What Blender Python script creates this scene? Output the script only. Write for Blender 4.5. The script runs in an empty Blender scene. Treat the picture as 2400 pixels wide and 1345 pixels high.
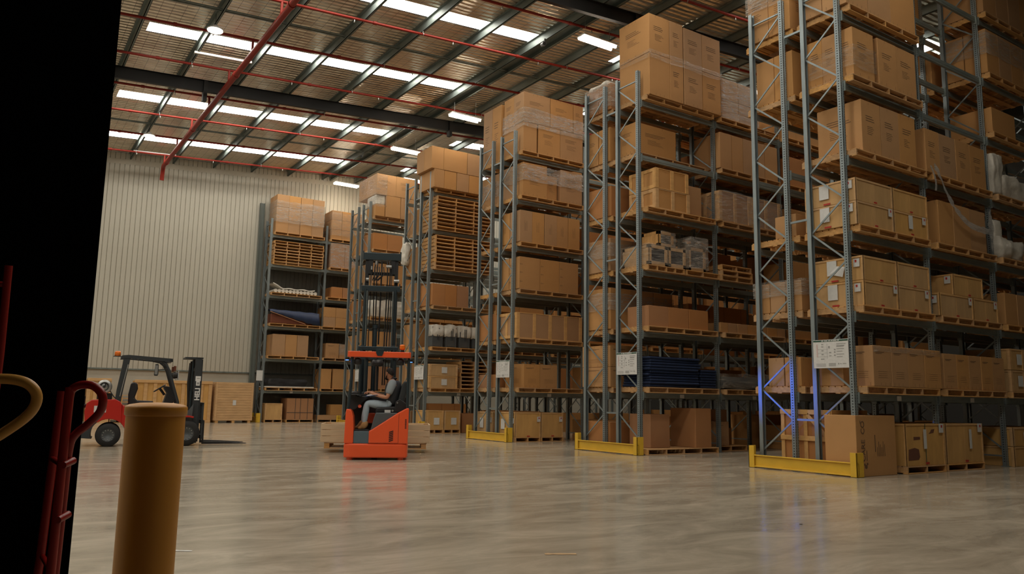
import bpy, math, random
from mathutils import Vector, Matrix, noise
random.seed(7)
C = bpy.context.scene.collection
SC = bpy.context.scene

# ------------------------------------------------------------------ camera
cam_d = bpy.data.cameras.new('camera'); cam = bpy.data.objects.new('camera', cam_d); C.objects.link(cam)
SC.camera = cam
cam_d.sensor_fit = 'HORIZONTAL'; cam_d.sensor_width = 36.0
cam_d.lens = 1831.85 / 2400 * 36.0
cam_d.clip_start = 0.05; cam_d.clip_end = 300
_r = Vector((0.83139445, -0.55543039, 0.0167436)); _u = Vector((-0.09239923, -0.10846985, 0.98979628)); _w = Vector((0.54794676, 0.82445823, 0.14150257))
M4 = Matrix(((_r.x, _u.x, -_w.x, 0), (_r.y, _u.y, -_w.y, 0), (_r.z, _u.z, -_w.z, 1.25), (0, 0, 0, 1)))
cam.matrix_world = M4

# ------------------------------------------------------------------ world and exposure
world = bpy.data.worlds.new('world'); SC.world = world; world.use_nodes = True
world.node_tree.nodes['Background'].inputs[0].default_value = (0.5, 0.6, 0.75, 1)
world.node_tree.nodes['Background'].inputs[1].default_value = 0.02
SC.view_settings.view_transform = 'Standard'; SC.view_settings.look = 'None'
SC.view_settings.gamma = 1.0; SC.view_settings.use_curve_mapping = False
SC.view_settings.exposure = 0.74
SKY_STRENGTH = 7.5
LED_STRENGTH = 26.0

# ------------------------------------------------------------------ materials
def _nt(name):
    m = bpy.data.materials.new(name); m.use_nodes = True
    nt = m.node_tree; return m, nt, nt.nodes, nt.links, nt.nodes['Principled BSDF']

def mat(name, col, rough=0.6, metal=0.0, var=0.0, scale=(4, 4, 4), bump=0.0, bscale=40, vary_obj=0.0, spec=0.5, detail=4.0):
    """plain surface with soft procedural tone variation"""
    m, nt, N, L, b = _nt(name)
    b.inputs['Roughness'].default_value = rough; b.inputs['Metallic'].default_value = metal
    b.inputs['Specular IOR Level'].default_value = spec
    b.inputs['Base Color'].default_value = (*col, 1)
    last = None
    if var > 0:
        tc = N.new('ShaderNodeTexCoord'); mp = N.new('ShaderNodeMapping'); mp.inputs['Scale'].default_value = scale
        L.new(tc.outputs['Object'], mp.inputs[0])
        nz = N.new('ShaderNodeTexNoise'); nz.inputs['Scale'].default_value = 1.0; nz.inputs['Detail'].default_value = detail; nz.inputs['Roughness'].default_value = 0.6
        L.new(mp.outputs[0], nz.inputs['Vector'])
        cr = N.new('ShaderNodeValToRGB')
        cr.color_ramp.elements[0].position = 0.3; cr.color_ramp.elements[1].position = 0.7
        cr.color_ramp.elements[0].color = (*[c * (1 - var) for c in col], 1); cr.color_ramp.elements[1].color = (*[min(1, c * (1 + var)) for c in col], 1)
        L.new(nz.outputs['Fac'], cr.inputs[0]); last = cr.outputs[0]
        L.new(last, b.inputs['Base Color'])
    if vary_obj > 0:
        oi = N.new('ShaderNodeObjectInfo'); hs = N.new('ShaderNodeHueSaturation')
        mr = N.new('ShaderNodeMapRange'); mr.inputs[3].default_value = 1 - vary_obj; mr.inputs[4].default_value = 1 + vary_obj
        L.new(oi.outputs['Random'], mr.inputs[0]); L.new(mr.outputs[0], hs.inputs['Value'])
        mr2 = N.new('ShaderNodeMapRange'); mr2.inputs[3].default_value = 0.9; mr2.inputs[4].default_value = 1.08
        L.new(oi.outputs['Random'], mr2.inputs[0]); L.new(mr2.outputs[0], hs.inputs['Saturation'])
        if last is not None: L.new(last, hs.inputs['Color'])
        else: hs.inputs['Color'].default_value = (*col, 1)
        L.new(hs.outputs[0], b.inputs['Base Color'])
    if bump > 0:
        tc2 = N.new('ShaderNodeTexCoord'); n2 = N.new('ShaderNodeTexNoise'); n2.inputs['Scale'].default_value = bscale; n2.inputs['Detail'].default_value = 3
        L.new(tc2.outputs['Object'], n2.inputs['Vector'])
        bp = N.new('ShaderNodeBump'); bp.inputs['Strength'].default_value = bump; bp.inputs['Distance'].default_value = 0.02
        L.new(n2.outputs['Fac'], bp.inputs['Height']); L.new(bp.outputs[0], b.inputs['Normal'])
    return m

def emit(name, col, s):
    m, nt, N, L, b = _nt(name)
    b.inputs['Base Color'].default_value = (0.1, 0.1, 0.1, 1)
    b.inputs['Emission Color'].default_value = (*col, 1); b.inputs['Emission Strength'].default_value = s
    return m

def srgb(r, g, b):
    f = lambda v: (v / 255 / 12.92) if v <= 10 else ((v / 255 + 0.055) / 1.055) ** 2.4
    return (f(r), f(g), f(b))

CARD = mat('cardboard', (0.46, 0.252, 0.106), 0.75, var=0.06, scale=(1.2, 1.2, 1.6), vary_obj=0.10, spec=0.3)
CARD2 = mat('cardboard_reddish', (0.41, 0.195, 0.080), 0.75, var=0.06, scale=(1.2, 1.2, 1.6), vary_obj=0.08, spec=0.3)
INK = mat('carton_print', (0.13, 0.075, 0.04), 0.8)
SEAM = mat('carton_seam', (0.20, 0.11, 0.05), 0.8)
TAPE = mat('packing_tape', (0.50, 0.34, 0.19), 0.3)
PINE = mat('pallet_wood', (0.54, 0.31, 0.13), 0.75, var=0.22, scale=(1.5, 14, 20), vary_obj=0.10, spec=0.25)
PLY = mat('crate_plywood', (0.54, 0.325, 0.13), 0.7, var=0.16, scale=(3, 3, 0.8), vary_obj=0.07, spec=0.25)
BATTEN = mat('crate_batten', (0.58, 0.35, 0.155), 0.75, var=0.14, scale=(2, 9, 9), vary_obj=0.05, spec=0.25)
NEWPINE = mat('new_pine', (0.66, 0.50, 0.32), 0.7, var=0.08, scale=(2, 10, 14), spec=0.3)
PAPER = mat('white_paper', (0.62, 0.62, 0.60), 0.6, var=0.05, scale=(20, 20, 20))
REDINK = mat('red_mark', (0.42, 0.03, 0.02), 0.7)
GREYINK = mat('grey_print', (0.30, 0.30, 0.29), 0.7)
PINKINK = mat('pink_print', (0.58, 0.42, 0.40), 0.7)
GREEN = mat('sign_green', (0.015, 0.075, 0.045), 0.5)
GALV = mat('galvanised_upright', (0.25, 0.295, 0.305), 0.42, 0.55, var=0.13, scale=(8, 8, 2))
GALVB = mat('galvanised_beam', (0.23, 0.27, 0.26), 0.5, 0.4, var=0.15, scale=(2, 8, 8))
HOLE = mat('upright_slot', (0.02, 0.02, 0.022), 0.9)
YEL = mat('safety_yellow', (0.70, 0.43, 0.035), 0.42, var=0.07, scale=(3, 3, 6))
BOLL = mat('bollard_yellow', (0.56, 0.240, 0.022), 0.45, var=0.05, scale=(2, 2, 1))
PURL = mat('galvanised_purlin', (0.16, 0.195, 0.185), 0.5, 0.35, var=0.25, scale=(6, 1.0, 6))
BLACKST = mat('black_girder_paint', (0.005, 0.006, 0.007), 0.55)
DKSTEEL = mat('dark_column_paint', (0.13, 0.15, 0.135), 0.6)
REDPIPE = mat('red_pipe_paint', (0.22, 0.018, 0.010), 0.5, var=0.1, scale=(1, 1, 1), spec=0.3)
WHITE = mat('white_enamel', (0.72, 0.72, 0.70), 0.4)
TRUCKRED = mat('truck_orange_red', (0.82, 0.105, 0.030), 0.32, var=0.04, scale=(1.5, 1.5, 1.5))
FORKRED = mat('forklift_red', (0.47, 0.022, 0.014), 0.3)
DKGREY = mat('dark_grey_plastic', (0.028, 0.033, 0.036), 0.5)
MIDGREY = mat('slate_grey_panel', (0.075, 0.085, 0.09), 0.5)
BLUEGREY = mat('blue_grey_step', (0.085, 0.125, 0.15), 0.5)
MASTM = mat('mast_steel', (0.030, 0.045, 0.052), 0.38, 0.3)
CHROME = mat('cylinder_rod', (0.25, 0.30, 0.32), 0.25, 0.9)
TYRE = mat('tyre_rubber', (0.014, 0.014, 0.014), 0.75)
RIM = mat('wheel_rim', (0.09, 0.10, 0.105), 0.5, 0.3)
STEELL = mat('bright_steel', (0.45, 0.46, 0.45), 0.35, 0.8)
BLACKPL = mat('black_plastic', (0.012, 0.012, 0.013), 0.5)
AMBER = mat('amber_lens', (0.80, 0.18, 0.015), 0.2)
REDH = mat('trolley_red_paint', (0.33, 0.014, 0.010), 0.3)
YELH = mat('trolley_yellow_paint', (0.72, 0.37, 0.085), 0.35)
BLUEP = mat('trolley_blue_paint', (0.012, 0.04, 0.16), 0.4)
PANELB = mat('black_door_paint', (0.0018, 0.0016, 0.0022), 0.9, spec=0.05)
SKIN = mat('skin', (0.50, 0.235, 0.135), 0.55)
HAIR = mat('dark_hair', (0.018, 0.012, 0.008), 0.7, bump=0.5, bscale=120)
VEST = mat('charcoal_vest', (0.020, 0.022, 0.026), 0.65, bump=0.3, bscale=30)
TSHIRT = mat('grey_tshirt', (0.26, 0.30, 0.32), 0.8)
JEANS = mat('pale_jeans', (0.36, 0.44, 0.50), 0.85, var=0.10, scale=(14, 14, 14))
BOOT = mat('tan_boot', (0.40, 0.21, 0.075), 0.7, var=0.15, scale=(20, 20, 20))
BLUEBL = mat('blue_blanket', (0.006, 0.018, 0.060), 0.85, var=0.4, scale=(3, 3, 30))
BLUETARP = mat('navy_tarp', (0.020, 0.035, 0.085), 0.5, var=0.2, scale=(3, 3, 3))
RUSTLINE = mat('tarp_lining', (0.16, 0.045, 0.02), 0.7)
BLACKMAT = mat('black_matting', (0.010, 0.010, 0.011), 0.7)
FOAM = mat('white_foam', (0.60, 0.57, 0.50), 0.6, var=0.12, scale=(6, 6, 6), bump=0.5, bscale=12)
DARKSLAT = mat('dark_strap', (0.03, 0.035, 0.04), 0.6)  # plain dark tone for slats, straps and crate fillings

def film_mat(name='stretch_film', lo=0.06, hi=0.62, tint=(0.66, 0.60, 0.52)):
    m, nt, N, L, b = _nt(name)
    out = [n for n in N if n.type == 'OUTPUT_MATERIAL'][0]
    b.inputs['Base Color'].default_value = (*tint, 1); b.inputs['Roughness'].default_value = 0.20; b.inputs['Specular IOR Level'].default_value = 1.0
    tr = N.new('ShaderNodeBsdfTransparent'); mx = N.new('ShaderNodeMixShader')
    tc = N.new('ShaderNodeTexCoord'); mp = N.new('ShaderNodeMapping'); mp.inputs['Scale'].default_value = (2.2, 2.2, 15); mp.inputs['Rotation'].default_value = (0.10, -0.12, 0)
    L.new(tc.outputs['Object'], mp.inputs[0])
    nz = N.new('ShaderNodeTexNoise'); nz.inputs['Scale'].default_value = 1.3; nz.inputs['Detail'].default_value = 7; nz.inputs['Roughness'].default_value = 0.72; nz.inputs['Distortion'].default_value = 1.6
    L.new(mp.outputs[0], nz.inputs['Vector'])
    mr = N.new('ShaderNodeMapRange'); mr.inputs[1].default_value = 0.42; mr.inputs[2].default_value = 0.72; mr.inputs[3].default_value = lo; mr.inputs[4].default_value = hi
    L.new(nz.outputs['Fac'], mr.inputs[0]); L.new(mr.outputs[0], mx.inputs[0])
    bp = N.new('ShaderNodeBump'); bp.inputs['Strength'].default_value = 1.0; bp.inputs['Distance'].default_value = 0.05
    L.new(nz.outputs['Fac'], bp.inputs['Height']); L.new(bp.outputs[0], b.inputs['Normal'])
    L.new(tr.outputs[0], mx.inputs[1]); L.new(b.outputs[0], mx.inputs[2]); L.new(mx.outputs[0], out.inputs[0])
    return m
FILM = film_mat('stretch_film', 0.06, 0.62, (0.57, 0.49, 0.39))
FILMD = film_mat('heavy_stretch_film', 0.16, 0.85, (0.60, 0.53, 0.44))
BAG = film_mat('clear_plastic_bag', 0.62, 0.97, (0.58, 0.56, 0.52))

def floor_mat():
    m, nt, N, L, b = _nt('polished_concrete')
    tc = N.new('ShaderNodeTexCoord'); mp = N.new('ShaderNodeMapping'); mp.inputs['Scale'].default_value = (0.55, 1.5, 1); mp.inputs['Rotation'].default_value = (0, 0, 0.35)
    L.new(tc.outputs['Object'], mp.inputs[0])
    n1 = N.new('ShaderNodeTexNoise'); n1.inputs['Scale'].default_value = 1.4; n1.inputs['Detail'].default_value = 9; n1.inputs['Roughness'].default_value = 0.68; n1.inputs['Distortion'].default_value = 0.8
    L.new(mp.outputs[0], n1.inputs['Vector'])
    cr = N.new('ShaderNodeValToRGB'); e = cr.color_ramp.elements
    e[0].position = 0.33; e[0].color = (0.34, 0.295, 0.225, 1); e[1].position = 0.66; e[1].color = (0.53, 0.465, 0.36, 1)
    L.new(n1.outputs['Fac'], cr.inputs[0])
    n2 = N.new('ShaderNodeTexNoise'); n2.inputs['Scale'].default_value = 0.22; n2.inputs['Detail'].default_value = 3
    L.new(tc.outputs['Object'], n2.inputs['Vector'])
    mx = N.new('ShaderNodeMix'); mx.data_type = 'RGBA'; mx.blend_type = 'MULTIPLY'; mx.inputs['Factor'].default_value = 0.35
    L.new(cr.outputs[0], mx.inputs['A']); L.new(n2.outputs['Fac'], mx.inputs['B'])
    L.new(mx.outputs['Result'], b.inputs['Base Color'])
    mr = N.new('ShaderNodeMapRange'); mr.inputs[1].default_value = 0.3; mr.inputs[2].default_value = 0.7; mr.inputs[3].default_value = 0.12; mr.inputs[4].default_value = 0.25
    L.new(n1.outputs['Fac'], mr.inputs[0]); L.new(mr.outputs[0], b.inputs['Roughness'])
    n3 = N.new('ShaderNodeTexNoise'); n3.inputs['Scale'].default_value = 2.6; n3.inputs['Detail'].default_value = 2
    L.new(tc.outputs['Object'], n3.inputs['Vector'])
    bp = N.new('ShaderNodeBump'); bp.inputs['Strength'].default_value = 0.06; bp.inputs['Distance'].default_value = 0.05
    L.new(n3.outputs['Fac'], bp.inputs['Height']); L.new(bp.outputs[0], b.inputs['Normal'])
    b.inputs['Specular IOR Level'].default_value = 0.75
    return m
FLOOR = floor_mat()

def foil_mat():
    m, nt, N, L, b = _nt('roof_foil_insulation')
    tc = N.new('ShaderNodeTexCoord')
    mp = N.new('ShaderNodeMapping'); mp.inputs['Scale'].default_value = (0.8, 1, 1); L.new(tc.outputs['Object'], mp.inputs[0])
    wv = N.new('ShaderNodeTexWave'); wv.bands_direction = 'Y'; wv.inputs['Scale'].default_value = 1.65; wv.inputs['Distortion'].default_value = 1.6; wv.inputs['Detail'].default_value = 3; wv.inputs['Detail Scale'].default_value = 1.4
    L.new(mp.outputs[0], wv.inputs['Vector'])
    bk = N.new('ShaderNodeTexBrick'); bk.inputs['Scale'].default_value = 1.0; bk.offset = 0.0
    bk.inputs['Brick Width'].default_value = 0.30; bk.inputs['Row Height'].default_value = 0.15; bk.inputs['Mortar Size'].default_value = 0.006
    bk.inputs['Color1'].default_value = (0.98, 0.88, 0.72, 1); bk.inputs['Color2'].default_value = (0.90, 0.80, 0.65, 1); bk.inputs['Mortar'].default_value = (0.34, 0.29, 0.24, 1)
    L.new(tc.outputs['Object'], bk.inputs['Vector'])
    nz = N.new('ShaderNodeTexNoise'); nz.inputs['Scale'].default_value = 3; nz.inputs['Detail'].default_value = 5; L.new(tc.outputs['Object'], nz.inputs['Vector'])
    mx = N.new('ShaderNodeMix'); mx.data_type = 'RGBA'; mx.blend_type = 'MULTIPLY'; mx.inputs['Factor'].default_value = 0.25
    L.new(bk.outputs['Color'], mx.inputs['A']); L.new(nz.outputs['Fac'], mx.inputs['B']); L.new(mx.outputs['Result'], b.inputs['Base Color'])
    b.inputs['Metallic'].default_value = 0.8; b.inputs['Roughness'].default_value = 0.30
    ad = N.new('ShaderNodeMath'); ad.operation = 'MULTIPLY_ADD'; ad.inputs[1].default_value = 0.5
    L.new(nz.outputs['Fac'], ad.inputs[0]); L.new(wv.outputs['Fac'], ad.inputs[2])
    bp = N.new('ShaderNodeBump'); bp.inputs['Strength'].default_value = 1.0; bp.inputs['Distance'].default_value = 0.06
    L.new(ad.outputs[0], bp.inputs['Height']); L.new(bp.outputs[0], b.inputs['Normal'])
    return m
FOIL = foil_mat()
SIDING = mat('cream_wall_siding', (0.465, 0.445, 0.375), 0.55, var=0.04, scale=(0.4, 0.4, 0.4))
CONC = mat('painted_concrete_dado', (0.46, 0.43, 0.355), 0.8, var=0.08, scale=(1, 1, 1))
DARKWALL = mat('shade_dark_wall', (0.03, 0.029, 0.026), 0.9)  # shade put into the near-black base so gaps between loads stay dark
SKYL = emit('translucent_skylight', (1.0, 0.93, 0.82), SKY_STRENGTH)
LEDM = emit('led_lamp', (1.0, 0.86, 0.66), LED_STRENGTH)

# ------------------------------------------------------------------ mesh builder
def smooth(pts, k=5):
    """Catmull-Rom curve through the points"""
    P_ = [Vector(p) for p in pts]; P_ = [P_[0] * 2 - P_[1]] + P_ + [P_[-1] * 2 - P_[-2]]; out = []
    for i in range(1, len(P_) - 2):
        a, b, c, d = P_[i - 1:i + 3]
        for j in range(k):
            t = j / k; out.append(.5 * ((2 * b) + (c - a) * t + (2 * a - 5 * b + 4 * c - d) * t * t + (3 * b - a - 3 * c + d) * t ** 3))
    out.append(P_[-2]); return out
class MB:
    def __init__(s): s.v = []; s.f = []; s.m = []; s.sm = []
    def add(s, vs, fs, m=0, smooth=False):
        o = len(s.v); s.v += [tuple(v) for v in vs]
        for f in fs: s.f.append(tuple(i + o for i in f)); s.m.append(m); s.sm.append(smooth)
        return s
    def box(s, x0, x1, y0, y1, z0, z1, m=0, T=None):
        vs = [(x, y, z) for x in (x0, x1) for y in (y0, y1) for z in (z0, z1)]
        if T: vs = [T @ Vector(v) for v in vs]
        return s.add(vs, [(0, 1, 3, 2), (4, 6, 7, 5), (0, 4, 5, 1), (2, 3, 7, 6), (0, 2, 6, 4), (1, 5, 7, 3)], m)
    def cbox(s, x0, x1, y0, y1, z0, z1, c=0.008, m=0):
        """box with chamfered edges"""
        vs = []; idx = {}
        X = (x0, x1); Y = (y0, y1); Z = (z0, z1)
        for i in (0, 1):
            for j in (0, 1):
                for k in (0, 1):
                    sx, sy, sz = (1 - 2 * i) * c, (1 - 2 * j) * c, (1 - 2 * k) * c
                    idx[(i, j, k, 0)] = len(vs); vs.append((X[i], Y[j] + sy, Z[k] + sz))
                    idx[(i, j, k, 1)] = len(vs); vs.append((X[i] + sx, Y[j], Z[k] + sz))
                    idx[(i, j, k, 2)] = len(vs); vs.append((X[i] + sx, Y[j] + sy, Z[k]))
        fs = []
        def q(l, flip):
            fs.append(tuple(reversed(l)) if flip else tuple(l))
        for i in (0, 1): q([idx[(i, 0, 0, 0)], idx[(i, 0, 1, 0)], idx[(i, 1, 1, 0)], idx[(i, 1, 0, 0)]], i == 1)
        for j in (0, 1): q([idx[(0, j, 0, 1)], idx[(1, j, 0, 1)], idx[(1, j, 1, 1)], idx[(0, j, 1, 1)]], j == 1)
        for k in (0, 1): q([idx[(0, 0, k, 2)], idx[(0, 1, k, 2)], idx[(1, 1, k, 2)], idx[(1, 0, k, 2)]], k == 1)
        for j in (0, 1):
            for k in (0, 1): q([idx[(0, j, k, 1)], idx[(1, j, k, 1)], idx[(1, j, k, 2)], idx[(0, j, k, 2)]], (j == k))
        for i in (0, 1):
            for k in (0, 1): q([idx[(i, 0, k, 0)], idx[(i, 1, k, 0)], idx[(i, 1, k, 2)], idx[(i, 0, k, 2)]], (i != k))
        for i in (0, 1):
            for j in (0, 1): q([idx[(i, j, 0, 0)], idx[(i, j, 1, 0)], idx[(i, j, 1, 1)], idx[(i, j, 0, 1)]], (i == j))
        for i in (0, 1):
            for j in (0, 1):
                for k in (0, 1): q([idx[(i, j, k, 0)], idx[(i, j, k, 1)], idx[(i, j, k, 2)]], (i + j + k) % 2 == 0)
        return s.add(vs, fs, m)
    def cyl(s, p0, p1, r, n=12, m=0, r2=None, caps=True, smooth=True):
        p0 = Vector(p0); p1 = Vector(p1); r2 = r if r2 is None else r2
        d = (p1 - p0).normalized(); a = d.orthogonal().normalized(); b = d.cross(a)
        vs = []
        for p, rr in ((p0, r), (p1, r2)):
            for i in range(n):
                t = 2 * math.pi * i / n; vs.append(p + (a * math.cos(t) + b * math.sin(t)) * rr)
        s.add(vs, [(i, (i + 1) % n, n + (i + 1) % n, n + i) for i in range(n)], m, smooth)
        if caps: s.add(vs, [tuple(range(n - 1, -1, -1)), tuple(range(n, 2 * n))], m)
        return s
    def tube(s, pts, r, n=10, m=0, caps=True):
        pts = [Vector(p) for p in pts]; k = len(pts)
        rr = r if isinstance(r, (list, tuple)) else [r] * k
        ref = None; vs = []
        for i, p in enumerate(pts):
            d = (pts[min(i + 1, k - 1)] - pts[max(i - 1, 0)]).normalized()
            if ref is None: ref = d.orthogonal().normalized()
            a = (ref - d * ref.dot(d)).normalized(); ref = a; b = d.cross(a)
            for j in range(n):
                t = 2 * math.pi * j / n; vs.append(p + (a * math.cos(t) + b * math.sin(t)) * rr[i])
        s.add(vs, [(i * n + j, i * n + (j + 1) % n, (i + 1) * n + (j + 1) % n, (i + 1) * n + j) for i in range(k - 1) for j in range(n)], m, True)
        if caps: s.add(vs, [tuple(range(n - 1, -1, -1)), tuple(range((k - 1) * n, k * n))], m)
        return s
    def bar(s, p0, p1, w, t, m=0, up=(0, 0, 1)):
        p0 = Vector(p0); p1 = Vector(p1); d = (p1 - p0).normalized(); a = Vector(up).cross(d)
        a = a.normalized() if a.length > 1e-6 else d.orthogonal().normalized(); b = d.cross(a)
        vs = [p + a * sx * w / 2 + b * sy * t / 2 for p in (p0, p1) for sx, sy in ((-1, -1), (1, -1), (1, 1), (-1, 1))]
        return s.add(vs, [(3, 2, 1, 0), (4, 5, 6, 7), (0, 1, 5, 4), (1, 2, 6, 5), (2, 3, 7, 6), (3, 0, 4, 7)], m)
    def prism(s, poly, axis, a, b, m=0):
        """poly: 2-D outline; axis 'x','y','z' extruded from a to b"""
        n = len(poly)
        def P(u, v, w):
            return {'y': (u, w, v), 'x': (w, u, v), 'z': (u, v, w)}[axis]
        vs = [P(u, v, a) for u, v in poly] + [P(u, v, b) for u, v in poly]
        return s.add(vs, [tuple(range(n - 1, -1, -1)), tuple(range(n, 2 * n))] + [(i, (i + 1) % n, n + (i + 1) % n, n + i) for i in range(n)], m)
    def lathe(s, prof, n=24, m=0, c=(0, 0, 0)):
        k = len(prof); vs = [(c[0] + r * math.cos(2 * math.pi * j / n), c[1] + r * math.sin(2 * math.pi * j / n), c[2] + z) for r, z in prof for j in range(n)]
        return s.add(vs, [(i * n + j, i * n + (j + 1) % n, (i + 1) * n + (j + 1) % n, (i + 1) * n + j) for i in range(k - 1) for j in range(n)], m, True)
    def mesh(s, name, mats):
        me = bpy.data.meshes.new(name); me.from_pydata([tuple(v) for v in s.v], [], s.f)
        for mm in (mats if isinstance(mats, (list, tuple)) else [mats]): me.materials.append(mm)
        me.polygons.foreach_set('material_index', s.m); me.polygons.foreach_set('use_smooth', s.sm); me.update()
        return me

def link(name, me, parent=None, loc=(0, 0, 0), rot=(0, 0, 0)):
    o = bpy.data.objects.new(name, me); C.objects.link(o); o.location = loc; o.rotation_euler = rot
    if parent: o.parent = parent
    return o
def obj(name, mb, mats, parent=None, loc=(0, 0, 0), rot=(0, 0, 0)):
    return link(name, mb.mesh(name, mats), parent, loc, rot)
def tag(o, label, cat, group=None, kind=None):
    o['label'] = label; o['category'] = cat
    if group: o['group'] = group
    if kind: o['kind'] = kind
    return o
def empty(name, loc=(0, 0, 0), rz=0):
    o = bpy.data.objects.new(name, None); C.objects.link(o); o.location = loc; o.rotation_euler = (0, 0, rz); o.empty_display_size = 0.2
    return o
def struct(o):
    o['kind'] = 'structure'; return o
def bevel(o, w=0.01, seg=2):
    md = o.modifiers.new('edge', 'BEVEL'); md.width = w; md.segments = seg; md.limit_method = 'ANGLE'; md.angle_limit = math.radians(40); return o

# ------------------------------------------------------------------ building shell
ZR0, SL = 11.1425, 0.065               # purlin underside height at x = 0 and roof slope along x
def zb(x): return ZR0 + SL * x          # underside of purlins
def zs(x): return zb(x) + 0.27          # roof sheet
X0, X1, Y0, Y1 = -12.0, 34.0, -6.0, 37.2

fl = struct(obj('floor', MB().box(X0, X1, Y0, Y1 + 0.3, -0.2, 0), FLOOR)); tag(fl, 'polished grey brown concrete warehouse floor', 'floor', kind='structure')
# roof sheet with openings for the skylights
SKYY = [(2.0, 2.9), (7.4, 8.3), (12.5, 13.2), (18.38, 18.98), (23.05, 23.72), (29.1, 29.9), (34.1, 34.92)]
SKYX = [(-10.0, 0.4), (2.9, 13.78), (16.3, 27.0)]
mb = MB()
xs = sorted({X0, X1, *[a for p in SKYX for a in p]}); ys = sorted({Y0, Y1, *[a for p in SKYY for a in p]})
for i in range(len(xs) - 1):
    for j in range(len(ys) - 1):
        if (xs[i], xs[i + 1]) in SKYX and (ys[j], ys[j + 1]) in SKYY and not (xs[i] > 15 and ys[j] < 12): continue
        a, b, c, d = xs[i], xs[i + 1], ys[j], ys[j + 1]
        mb.add([(a, c, zs(a)), (b, c, zs(b)), (b, d, zs(b)), (a, d, zs(a))], [(3, 2, 1, 0)])
cl = obj('ceiling', mb, FOIL); tag(cl, 'silver foil insulated underside of the metal roof', 'ceiling', kind='structure')
n = 0
for (a, b) in SKYX:
    for (c, d) in SKYY:
        if b > 20 and c < 12: continue
        n += 1
        m_ = MB(); m_.add([(a, c, zs(a) + .02), (b, c, zs(b) + .02), (b, d, zs(b) + .02), (a, d, zs(a) + .02)], [(3, 2, 1, 0)])
        struct(obj('window_%d' % n, m_, SKYL))
# purlins along y
for k in range(-7, 19):
    x = 0.88 + 1.745 * k
    if x < X0 + .2 or x > X1 - .2: continue
    z = zb(x); m_ = MB()
    m_.box(x - .01, x + .01, Y0, Y1, z, z + .25); m_.box(x - .01, x + .055, Y0, Y1, z, z + .012); m_.box(x - .075, x, Y0, Y1, z + .238, z + .25); m_.box(x + .043, x + .055, Y0, Y1, z, z + .03)
    if k == 7: m_.box(x + .48, x + .50, Y0, Y1, z + .03, z + .28); m_.box(x + .02, x + .5, Y0, Y1, z + .20, z + .215); m_.box(x + .42, x + .5, Y0, Y1, z + .03, z + .045)
    struct(obj('ceiling_purlin', m_, PURL))
# bridging rods between purlins, along x
for yb in (10.2, 15.0 + .6, 20.9, 26.6, 31.85):
    m_ = MB()
    for dy in (0, .1): m_.bar((X0, yb + dy, zb(X0) + .09), (X1, yb + dy, zb(X1) + .09), .035, .035)
    struct(obj('ceiling_bridging', m_, PURL))
# girders along x
for yg in (4.75, 15.45, 26.15):
    m_ = MB()
    for (dz0, dz1, w) in ((-.02, -.04, .2), (-.50, -.52, .2)):
        pass
    def strip(y0, y1, a, b):
        vs = [(x, y, zb(x) + z) for x in (X0, X1) for y in (y0, y1) for z in (a, b)]
        m_.add(vs, [(0, 1, 3, 2), (4, 6, 7, 5), (0, 4, 5, 1), (2, 3, 7, 6), (0, 2, 6, 4), (1, 5, 7, 3)])
    strip(yg + .0, yg + .02, -.385, -.01); strip(yg - .07, yg + .06, -.40, -.385); strip(yg - .07, yg + .06, -.015, 0)
    for xx in (5.1, 14.3, 23.4): m_.box(xx - .06, xx + .06, yg - .1, yg + .12, zb(xx) - .72 if 14 > xx else zb(xx) - .62, zb(xx) - .02)
    struct(obj('ceiling_girder', m_, BLACKST))
# far wall: corrugated cladding over a concrete dado
m_ = MB(); pts = []
x = X0
while x < X1:
    pts += [(x, Y1), (x + .165, Y1), (x + .178, Y1 + .035), (x + .188, Y1 + .035)]; x += .2
vs = []; 
for (px, py) in pts: vs += [(px, py - .03, 2.25), (px, py - .03, zs(px) - .02)]
m_.add(vs, [(2 * i, 2 * i + 2, 2 * i + 3, 2 * i + 1) for i in range(len(pts) - 1)])
wl = obj('wall_far', m_, SIDING); tag(wl, 'cream corrugated metal cladding of the far wall', 'wall', kind='structure')
struct(obj('wall_far_dado', MB().box(X0, X1, Y1 + .03, Y1 + .3, 0, 2.4), CONC))
struct(obj('trim_1', MB().box(X0, X1, Y1 - .04, Y1 + .05, 2.2, 2.26), PURL))
m_ = MB(); m_.add([(X0, Y1 - .04, zb(X0) - .25), (X1, Y1 - .04, zb(X1) - .25), (X1, Y1 - .04, zb(X1) - .02), (X0, Y1 - .04, zb(X0) - .02)], [(0, 1, 2, 3)]); struct(obj('trim_2', m_, CONC))
struct(obj('wall_left', MB().box(X0 - .2, X0, Y0, Y1, 0, 15), SIDING))
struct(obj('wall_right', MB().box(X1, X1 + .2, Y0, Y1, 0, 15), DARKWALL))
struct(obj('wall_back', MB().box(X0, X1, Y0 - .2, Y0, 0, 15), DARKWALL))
m_ = MB(); m_.box(10.10, 10.115, Y1 - .28, Y1 - .08, 0, 10.3); m_.box(10.285, 10.30, Y1 - .28, Y1 - .08, 0, 10.3); m_.box(10.115, 10.285, Y1 - .2, Y1 - .18, 0, 10.3)
struct(obj('wall_column', m_, DKSTEEL))

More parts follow.
